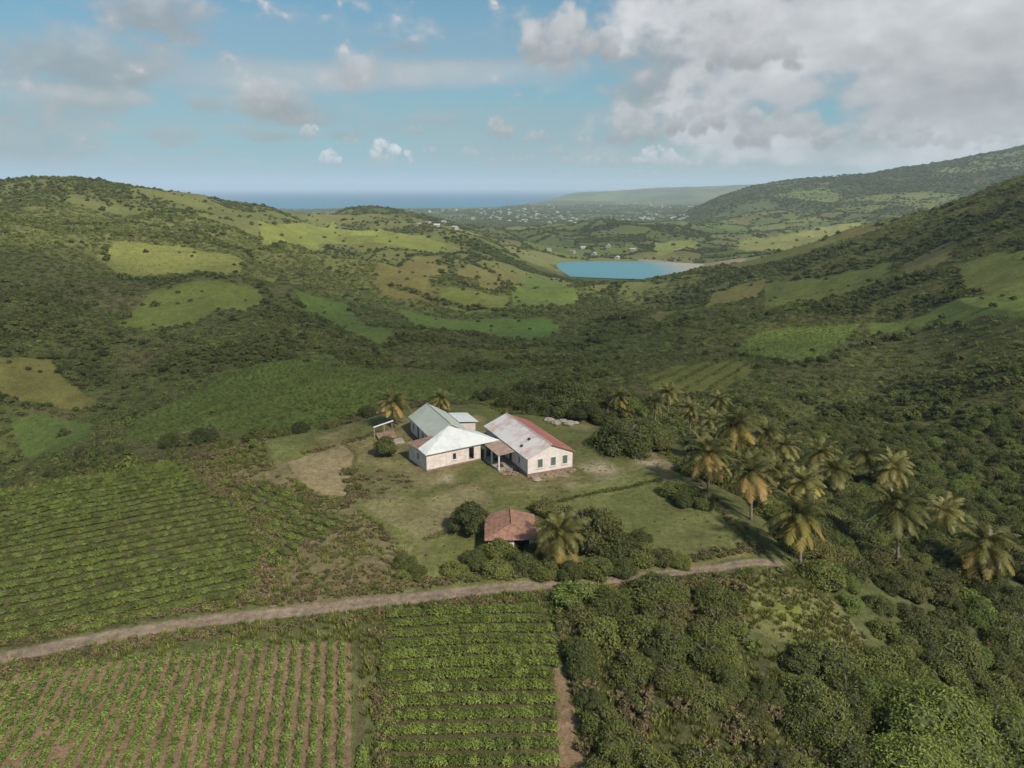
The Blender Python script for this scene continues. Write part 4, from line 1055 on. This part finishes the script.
# front wing
hw = house('front_wing', (-12.4, 99.4), 32, 'low cream building with broad bright white roof and a dark doorway')
b = MB()
wall_run(b, 'x', 0, T, 0, 9.0, -.4, 2.62, [(4.2, 4.9, .9, 2.0), (7.0, 7.85, .35, 2.3)])
wall_run(b, 'y', 0, T, T, 6.0, -.4, 2.5, [(2.6, 3.3, .9, 1.9)]); wall_run(b, 'x', 6.0, T, 0, 4.2, -.4, 2.5); wall_run(b, 'y', 8.75, T, T, 4.6, -.4, 2.62)
b.build('wall', M['pinkwall'], hw)
b = MB()
A1, A2, A3, A4 = (-.35, -.45, 2.72), (12.15, -.45, 2.72), (5.75, 4.2, 4.75), (-.35, 2.1, 2.95)
b.slab([A1, A2, A3], .08); b.slab([(-.35, -.45, 2.724), A3, A4], .08); b.build('roof', M['white_roof'], hw)
b = MB(); b.slab([(5.75, 4.25, 4.68), (12.15, -.40, 2.68), (11.0, 4.4, 2.9), (7.5, 6.5, 3.1)], .06); b.build('roof', M['white_roof'], hw)
b = MB(); b.slab([(-.3, 2.2, 2.80), (3.3, 3.4, 3.35), (3.9, 6.2, 2.95), (-.3, 6.4, 2.55)], .06); tag(b.build('roof', M['rust_roof'], hw), 'rusty back lean-to sheet')
window(hw, 'x', 0, -1, 4.55, .9, .7, 1.1, 'dark')
b = MB(); b.box(6.92, 6.998, -.05, .2, .35, 2.38); b.box(7.852, 7.93, -.05, .2, .35, 2.38); b.box(6.998, 7.852, -.05, .2, 2.302, 2.38); b.build('door_frame', M['trim'], hw)
b = MB(); b.box(.3, 8.7, .3, 5.9, -.3, .3); b.build('floor', M['stone'], hw)
b = MB(); b.box(-.06, 9.06, -.07, -.003, -.4, .22); b.build('plinth', M['stone'], hw)
# broken lean-to by the left end
rl = house('ruined_lean_to', (-18.9, 111.6), 24, 'ruined lean-to frame with a pale beam at the left end of the green roofed house', 'ruin')
b = MB(); b.tube([(-2.6, 3.6, 1.9), (1.0, 4.6, 2.3)], [.13, .13]); b.build('beam', M['trim'], rl)
for p in ((-2.5, 3.6), (-.7, 4.1)):
    b = MB(); b.box(p[0]-.09, p[0]+.09, p[1]-.09, p[1]+.09, -.2, 1.85); b.build('post', M['wood'], rl)
b = MB(); b.slab([(-2.3, 1.2, .5), (.6, 1.2, .62), (.9, 4.0, .9), (-2.2, 3.9, .7)], .08); b.build('fallen_sheet', M['rust_roof'], rl)
b = MB(); b.box(-2.0, 1.5, -.6, 1.6, -.2, .18); b.build('floor_slab', M['rock'], rl)
# tiled shed
sh = house('tiled_shed', (-2.95, 74.5), 2, 'low shed with brown clay tile hip roof in front of the lawn', 'shed')
sz = H1(0, 77.5); sh.location.z = sz
W, L_, ZE, ZR = 5.7, 6.2, 1.9, 2.65
b = MB(); wall_run(b, 'x', .3, .2, .3, W-.3, -.5, ZE, [(3.2, 4.9, -.2, 1.7)]); wall_run(b, 'x', L_-.5, .2, .3, W-.3, -.5, ZE); wall_run(b, 'y', .3, .2, .5, L_-.5, -.5, ZE); wall_run(b, 'y', W-.5, .2, .5, L_-.5, -.5, ZE)
b.build('wall', M['pinkwall'], sh)
o = .15; m_ = W/2 + .1; e1 = (-o, -o, ZE-.05); e2 = (W+o, -o, ZE-.05); e3 = (W+o, L_+o, ZE-.05); e4 = (-o, L_+o, ZE-.05); ap = (m_, 2.2, ZR); ab = (m_, L_+o, ZR)
b = MB(); b.slab([e1, e2, ap], .09); b.slab([e2, e3, ab, ap], .09); b.slab([e4, e1, ap, ab], .09); b.prism([(.3, L_-.31, ZE), (W-.3, L_-.31, ZE), (m_, L_-.31, ZR-.12)], (0, -.15, 0)); b.build('roof', M['tile'], sh)
b = MB(); b.tube([ap, ab], [.1, .1], 6); b.tube([e1, ap], [.08, .08], 6); b.tube([e2, ap], [.08, .08], 6); b.build('ridge_tiles', M['tile'], sh)
# boulders
def boulder(px, py, r, label, seed, group=None):
    x, y = ground(px, py); b = MB(); b.rock((0, 0, r*.25), (r, r*.7, r*.5), seed); tag(b.build('boulder', M['rock'], None, loc=(x, y, H1(x, y))), label, 'boulder', group)
boulder(537, 481, .7, 'pale boulder on the lawn in front of the long house', 1)
for i, (px, py, r) in enumerate([(549,421,.9),(556,424,1.0),(563,422,.8),(569,425,1.1),(575,424,.7)]): boulder(px, py, r, 'pale stone block in the broken line behind the long house', 20+i, 'stone blocks behind the long house')
# hedges on the lawn
def hedge(name, pts, h, w, label, k='dark', n_per=60):
    P = poly(*pts); q = np.random.default_rng(len(pts) * 7 + int(h * 100)); C = []
    for a, b_ in zip(P[:-1], P[1:]):
        l = np.linalg.norm(b_ - a); m_ = int(l * n_per); t = q.uniform(size=m_)[:, None]; p = a * (1-t) + b_ * t
        dd = (b_ - a) / l; off = q.normal(size=m_) * w * .35
        p = p + np.array([-dd[1], dd[0]]) * off[:, None]
        zz = q.uniform(0, h, m_) * (1 - np.abs(off) / (w * 1.6)) * (.6 + .8 * fbm(p[:, 0] / 2, p[:, 1] / 2, 9, 2))
        C.append(np.stack([p[:, 0], p[:, 1], H(p[:, 0], p[:, 1]) + np.maximum(zz, .02)], 1))
    C = np.concatenate(C); o = C.mean(0)
    nn = q.normal(size=C.shape) + np.array([0, 0, .5])
    V, F = quads(C - o, nn, .13 * q.uniform(.6, 1.3, len(C)), .8, q)
    tag(link(name, mesh_np(name, V, F, [G[k]]), None, tuple(o)), label, 'hedge')
hedge('hedge', [(424,541),(440,536),(458,531)], .8, .6, 'short dark hedge left of the round bush by the shed')
hedge('hedge', [(530,511),(560,502),(590,495),(625,489),(657,481)], .6, .5, 'long low dark hedge crossing the lawn behind the shed')
hedge('hedge', [(702,498),(720,512),(740,532),(756,550)], .9, .9, 'dark hedge along the right edge of the small lawn', k='mid')
hedge('hedge', [(345,445),(357,455),(352,470),(356,486),(372,499)], .35, .6, 'straggly hedge line beside the bare dirt patch', k='olive', n_per=35)

# ------------------------------------------------------------------ far houses
fw = mat_plain('far_wall', (.34,.32,.29), .8, .1); fr = mat_plain('far_roof', (.28,.23,.2), .7, .3); fr2 = mat_plain('far_roof_white', (.38,.38,.37), .6, .1)  # far house colours dulled to imitate haze
def far_house(roof):
    V = [(-5,-4,-1),(5,-4,-1),(5,4,-1),(-5,4,-1),(-5,-4,3.2),(5,-4,3.2),(5,4,3.2),(-5,4,3.2),(-5.4,0,5.6),(5.4,0,5.6),(-5.4,-4.6,3.1),(5.4,-4.6,3.1),(5.4,4.6,3.1),(-5.4,4.6,3.1)]
    F = [[0,1,5,4],[1,2,6,5],[2,3,7,6],[3,0,4,7],[10,11,9,8],[12,13,8,9],[10,8,13],[11,12,9]]
    return mesh_np('far_house', np.array(V, float), F, [fw, roof], matidx=[0,0,0,0,1,1,0,0])
FH = [far_house(fr), far_house(fr2)]
def fhouse(px, py, s, label, group=None):
    x, y = ground(px, py); o = link('country_house', FH[random.random() < .5], None, (x, y, H1(x, y)), random.uniform(0, 3.1), s)
    tag(o, label, 'house', group)
fhouse(617, 259, 1.0, 'white house standing alone on the far shore of the lake')
for (px, py) in [(572,253),(583,249),(594,255),(548,251),(633,251),(608,247)]: fhouse(px, py, 1.0, 'tiny house in the hamlet above the lake', 'houses of the hamlet above the lake')
for (px, py) in [(428,224),(437,227),(444,223),(455,229),(418,226)]: fhouse(px, py, 1.0, 'tiny house on the ridge left of the coastal town', 'houses on the ridge left of the town')
q = random.Random(5); k = 0
tp = []
for _i in range(6000):
    if k >= 240: break
    Y_ = 3000 * (7500 / 3000) ** q.random(); px = q.uniform(395, 760); x = (px - 512) / FPX * Y_
    z_ = H1(x, Y_)
    if z_ < -117.5 or z_ > -75 or Y_ > coast_y(np.array([x]))[0] - 300: continue
    if vnoise(np.array([x/420]), np.array([Y_/600]), 77)[0] < .42: continue
    tp.append((x, Y_)); k += 1
for x, y in tp:
    o = link('town_house', FH[q.random() < .5], None, (x, y, H1(x, y)), q.uniform(0, 3.1), q.uniform(.9, 1.9)); tag(o, 'speck of a house in the coastal town on the plain', 'house', 'houses of the coastal town')

# ------------------------------------------------------------------ sun, clouds that shade the hills, air
SUN_EL, SUN_AZ = R(41), (0.58, -0.81)
sd = Vector((SUN_AZ[0] * math.cos(SUN_EL), SUN_AZ[1] * math.cos(SUN_EL), math.sin(SUN_EL))).normalized()
sl = bpy.data.lights.new('sun', 'SUN'); sl.energy = 3.9; sl.angle = R(4.0); sl.color = (1, .92, .80)
so = bpy.data.objects.new('sun', sl); COL.objects.link(so); so.location = (0, 0, 900); so.rotation_euler = sd.to_track_quat('Z', 'Y').to_euler()

m, nt, ns, ln = nmat('cloud')
out = N(ns, 'ShaderNodeOutputMaterial'); df = N(ns, 'ShaderNodeBsdfDiffuse', inp={'Color': (.85,.85,.86,1)}); tl = N(ns, 'ShaderNodeBsdfTranslucent', inp={'Color': (.85,.85,.86,1)})
tp_ = N(ns, 'ShaderNodeBsdfTransparent'); m1 = N(ns, 'ShaderNodeMixShader', inp={0: .5}); m2 = N(ns, 'ShaderNodeMixShader', inp={0: .88})
ln.new(df.outputs[0], m1.inputs[1]); ln.new(tl.outputs[0], m1.inputs[2]); ln.new(m1.outputs[0], m2.inputs[1]); ln.new(tp_.outputs[0], m2.inputs[2]); ln.new(m2.outputs[0], out.inputs['Surface'])
def cloud_mesh(seed):
    q = np.random.default_rng(seed); rings, seg = 14, 28; V = []; F = []
    for i in range(rings + 1):
        a = i * math.pi / rings
        for j in range(seg):
            t = j * 2 * math.pi / seg; dx, dy, dz = math.sin(a)*math.cos(t), math.sin(a)*math.sin(t), math.cos(a)
            k = .72 + .5 * fbm(np.array([dx*1.7 + dz + seed]), np.array([dy*1.7 - dz*.6]), seed, 3)[0]
            V.append((dx*k, dy*k, dz*k*(.28 if dz > 0 else .12)))
    for i in range(rings):
        for j in range(seg):
            k = (j+1) % seg; F.append([i*seg+j, (i+1)*seg+j, (i+1)*seg+k, i*seg+k])
    return mesh_np('cloud', np.array(V), F, [m], True)
CM = [cloud_mesh(900 + i) for i in range(4)]
CA = 520.0
def cloud(px, py, rx, ry, rot=0, i=0):
    x, y = ground(px, py); z = H1(x, y); t = (CAMZ + CA - z) / sd.z
    o = link('cloud', CM[i % 4], None, (x + sd.x*t, y + sd.y*t, CAMZ + CA), R(rot), (rx, ry, max(rx, ry)))
    tag(o, kind='structure')
for i, a in enumerate([(60,340,330,190,0),(330,325,300,170,-15),(180,420,210,95,10),(560,310,330,210,0),(860,290,300,150,20),(470,265,230,170,0),(960,420,170,110,10),(640,240,520,300,0),(30,262,110,55,0)]):
    cloud(*a, i=i)

# even haze
m, nt, ns, ln = nmat('haze')
out = N(ns, 'ShaderNodeOutputMaterial'); pv = N(ns, 'ShaderNodeVolumePrincipled', inp={'Color': (.70,.86,1,1), 'Density': 7.5e-5, 'Anisotropy': 0.0}); ln.new(pv.outputs[0], out.inputs['Volume'])
b = MB(); b.box(-62000, 62000, -400, 62000, -170, 400); tag(b.build('haze', m), kind='stuff')

# ------------------------------------------------------------------ sky
def a_e(px, py):
    u, v = (px - 512) / FPX, (384 - py) / FPX
    dx, dy, dz = u, ct + v*st, -st + v*ct; l = math.sqrt(dx*dx+dy*dy+dz*dz)
    return math.atan2(dx, dy), math.asin(dz/l)
def cloud_map():
    """cover and brightness of the clouds over azimuth (-90..90) and elevation (0..30)"""
    Wd, Hd = 3072, 512
    AZ, EL = np.meshgrid((np.arange(Wd) + .5) / Wd * np.pi - np.pi / 2, (np.arange(Hd) + .5) / Hd * R(30))
    k = FPX                                              # work in steps of 1/731 rad
    X = AZ * k; E = EL * k
    shp = X.shape
    def nz(sx, sy, sd, oc): return fbm((X / sx).ravel(), (E / sy).ravel(), sd, oc).reshape(shp)
    wx = (nz(70, 45, 21, 4) - .5) * 46; wy = (nz(70, 45, 22, 4) - .5) * 26
    fine = nz(17, 12, 23, 6); midn = nz(60, 34, 24, 5); big = nz(210, 90, 25, 4)
    cov = np.zeros(shp); val = np.full(shp, .62)
    def lay(c, v):
        nonlocal cov, val
        val = np.where(c > .001, val * (1 - c) + v * c, val); cov = 1 - (1 - cov) * (1 - c)
    # thin high cloud and veil
    def pe(px, py): a, e = a_e(px, py); return a * k, e * k
    x0, e0 = pe(372, 76)
    t = np.clip(1 - np.abs((X - x0) / 215) ** 3, 0, 1); yy = (E - e0 - (X - x0) * .03 + (midn - .5) * 9) / 13
    lay(t * np.exp(-yy ** 4) * (.55 + .5 * fine) * .85, .74 + 0 * X)
    veil = np.clip(1 - E / 260, 0, 1) * sstep(.30, .75, nz(240, 30, 31, 5)) * .38
    lay(veil, .56 + 0 * X)
    # everywhere else in the sky: broken cloud
    off = sstep(560, 900, np.abs(X))
    lay(off * sstep(.48, .62, big * .6 + midn * .4) * .9, .55 + .25 * (midn - .3))
    # loose soft clouds
    soft = [(150,12,42,20,.75,.60),(75,58,75,26,.65,.58),(92,98,46,13,.7,.62),(40,110,60,14,.4,.55),(275,100,40,20,.85,.64),(205,104,22,10,.6,.6),(366,74,20,18,.75,.64),(265,132,34,8,.6,.58),(40,140,50,18,.5,.50),
            (170,138,28,8,.5,.50),(410,46,26,8,.4,.55),(690,35,80,50,.8,.63),(650,88,34,22,.75,.60),(605,160,40,8,.5,.62),(440,122,30,6,.35,.55),(345,132,24,7,.45,.55),(860,158,110,14,.6,.60),(300,108,60,10,.3,.56)]
    for px, py, hw, hh, de, br in soft:
        a, e = pe(px, py); r = ((X + wx * .8 - a) / hw) ** 2 + ((E + wy * .8 - e) / hh) ** 2
        c = sstep(.18, .85, np.exp(-r * .8) + (fine - .5) * .95) * de
        lay(c, br + .10 * np.clip((E - e) / hh, -1, 1) + .22 * (fine - .5))
    # the grey bank at the right
    bank = np.zeros(shp)
    for px, py, hw, hh, de in [(900,45,210,62,1.25),(1010,110,140,60,1.2),(700,110,70,30,.85),(790,135,90,26,1.0),(660,20,50,30,.75),(1250,60,260,120,1.2),(920,150,120,18,.8),(760,50,50,36,1.0)]:
        a, e = pe(px, py); bank = np.maximum(bank, np.exp(-(((X + wx - a) / hw) ** 2 + ((E + wy - e) / hh) ** 2) ** 1.3 * .7) * de)
    for px, py, hw, hh in [(800,58,22,18),(845,78,26,9),(648,62,16,24),(830,108,14,16)]:
        a, e = pe(px, py); bank -= np.exp(-((X + wx*.5 - a) / hw) ** 2 - ((E + wy*.5 - e) / hh) ** 2) * .6
    c = sstep(.15, .85, bank + (midn - .5) * 1.15 + (fine - .5) * .7) * .96
    a, e = pe(940, 95)
    shade = np.exp(-((X + wx - a) / 130) ** 2 - ((E + wy - e) / 26) ** 2)
    lay(c, .725 - .05 * shade + .20 * (midn - .5) + .10 * (fine - .5))
    # heaped clouds with bright tops
    q = random.Random(12)
    for px, py, hw, hh, de, br in [(568,34,46,34,.95,.70),(392,152,21,15,.95,.80),(330,157,12,8,.9,.80),(309,131,11,8,.8,.72),(500,128,13,12,.75,.66),(536,136,15,7,.7,.68),(755,50,48,26,.8,.68),(640,128,36,20,.85,.66),(715,118,60,20,.85,.66),
                                   (780,130,50,24,.8,.64),(655,156,28,12,.9,.76),(700,162,34,10,.8,.72),(600,161,26,7,.7,.70),(505,160,18,6,.6,.68),(528,158,12,5,.5,.7),(880,128,52,14,.6,.66),(960,135,60,14,.55,.66),(185,160,20,5,.5,.62),(245,162,14,5,.6,.68),(290,165,9,4,.4,.62),
                                   (15,165,14,5,.5,.6),(1000,146,40,8,.5,.64),(560,170,9,3,.5,.7),(350,140,9,6,.6,.7),(430,150,8,5,.6,.7),(470,152,10,6,.6,.7),(555,150,10,6,.6,.7),(585,140,9,5,.5,.7),(575,158,16,5,.6,.7),(215,150,12,5,.5,.66),(130,160,14,5,.5,.66),(90,150,12,5,.5,.64),(640,172,20,5,.6,.7),(735,168,30,6,.6,.7),(820,165,30,7,.6,.68),(415,130,10,6,.5,.66),(262,92,22,14,.5,.68)]:
        a, e = pe(px, py); f = np.zeros(shp)
        x0, x1 = np.searchsorted(X[0], [a - hw*2, a + hw*2]); e0_, e1_ = np.searchsorted(E[:, 0], [e - hh*2.2, e + hh*2.2])
        sl_ = (slice(e0_, e1_), slice(x0, x1)); XX = X[sl_] + wx[sl_] * .22 * hh / 20; EE = E[sl_] + wy[sl_] * .22 * hh / 20
        D = np.full(XX.shape, -9.0); Hh = np.zeros(XX.shape)
        for i in range(18):
            u = q.uniform(-1, 1); top = math.sqrt(max(0, 1 - u*u)); r = hh * q.uniform(.28, .55) * (.5 + .5 * top)
            cx = a + u * hw * .8; cy = e - hh * .55 + q.uniform(0, 1) * top * hh * 1.15
            d = 1 - ((XX - cx) ** 2 + ((EE - cy) * 1.08) ** 2) / r ** 2
            Hh = np.where(d > D, (EE - cy) / r, Hh); D = np.maximum(D, d)
        fl = nz_ = fbm((XX / (hh*.45)).ravel(), (EE / (hh*.4)).ravel(), 41, 5).reshape(XX.shape)
        base = sstep(e - hh * 1.0, e - hh * .45, EE)
        c = sstep(-.6, .75, D + (fl - .5) * 3.0) * de * (.35 + .65 * base)
        v = br + .025 * np.clip(Hh, -1, 1) + .16 * (fl - .5) - .12 * (1 - sstep(e - hh * .8, e + hh * .3, EE))
        cc_ = cov[sl_]; vv = val[sl_]
        val[sl_] = np.where(c > .001, vv * (1 - c) + v * c, vv); cov[sl_] = 1 - (1 - cc_) * (1 - c)
    cov *= sstep(0, 14, E) * .9 + .1 * (E > 0)
    im = bpy.data.images.new('cloud_cover', Wd, Hd, float_buffer=True, is_data=True)
    buf = np.ones((Hd, Wd, 4), np.float32); buf[..., 0] = cov; buf[..., 1] = val; buf[..., 2] = 0
    im.pixels.foreach_set(buf.ravel()); im.update()
    return im
w = bpy.data.worlds.new('World'); S.world = w; w.use_nodes = True
ns, ln = w.node_tree.nodes, w.node_tree.links; ns.clear()
wo = N(ns, 'ShaderNodeOutputWorld'); bg = N(ns, 'ShaderNodeBackground', inp={'Strength': .105})
sky = N(ns, 'ShaderNodeTexSky', sky_type='NISHITA', sun_disc=False); sky.sun_elevation = SUN_EL; sky.sun_rotation = math.atan2(SUN_AZ[0], SUN_AZ[1]); sky.altitude = 0; sky.air_density = 1; sky.dust_density = .6; sky.ozone_density = 1.2
tc = N(ns, 'ShaderNodeTexCoord'); sp = N(ns, 'ShaderNodeSeparateXYZ'); ln.new(tc.outputs['Generated'], sp.inputs[0])
def mth(op, a, b=None, c=None, clamp=False):
    q = N(ns, 'ShaderNodeMath', operation=op, use_clamp=clamp)
    for i, v in enumerate((a, b, c)):
        if v is None: continue
        if hasattr(v, 'links'): ln.new(v, q.inputs[i])
        else: q.inputs[i].default_value = v
    return q.outputs[0]
az = mth('ARCTAN2', sp.outputs['X'], sp.outputs['Y'])
el = mth('ARCSINE', sp.outputs['Z'])
cb = N(ns, 'ShaderNodeCombineXYZ'); ln.new(mth('MULTIPLY_ADD', az, 1 / math.pi, .5), cb.inputs[0]); ln.new(mth('MULTIPLY', el, 1 / R(30)), cb.inputs[1])
ti = N(ns, 'ShaderNodeTexImage', interpolation='Linear', extension='MIRROR'); ti.image = cloud_map(); ln.new(cb.outputs[0], ti.inputs['Vector'])
si = N(ns, 'ShaderNodeSeparateColor'); ln.new(ti.outputs['Color'], si.inputs[0])
cov = si.outputs[0]; val = mth('MULTIPLY', mth('POWER', si.outputs[1], 2.2), 7.6)
cc = N(ns, 'ShaderNodeCombineColor'); ln.new(mth('MULTIPLY', val, .97), cc.inputs[0]); ln.new(mth('MULTIPLY', val, .985), cc.inputs[1]); ln.new(mth('MULTIPLY', val, 1.02), cc.inputs[2])
tint_ = N(ns, 'ShaderNodeMixRGB', blend_type='MULTIPLY', inp={0: 1, 2: (.27,.49,.57,1)}); ln.new(sky.outputs[0], tint_.inputs[1])
mx = N(ns, 'ShaderNodeMixRGB')
hz_ = N(ns, 'ShaderNodeMixRGB', inp={2: (1.4,2.6,3.05,1)}); ln.new(mth('MULTIPLY', mth('POWER', mth('SUBTRACT', 1.0, mth('MULTIPLY', mth('ABSOLUTE', el), 2.2), clamp=True), 1.5), .9), hz_.inputs[0]); ln.new(tint_.outputs[0], hz_.inputs[1])
ln.new(cov, mx.inputs[0]); ln.new(hz_.outputs[0], mx.inputs[1]); ln.new(cc.outputs[0], mx.inputs[2])
ln.new(mx.outputs[0], bg.inputs[0]); ln.new(bg.outputs[0], wo.inputs[0])
w.cycles.sampling_method = 'MANUAL'; w.cycles.sample_map_resolution = 512

S.render.engine = 'CYCLES'
S.cycles.max_bounces = 5; S.cycles.diffuse_bounces = 2; S.cycles.transparent_max_bounces = 12; S.cycles.volume_bounces = 1
S.cycles.use_denoising = True
S.view_settings.view_transform = 'Standard'; S.view_settings.look = 'None'; S.view_settings.gamma = 1; S.view_settings.exposure = .62
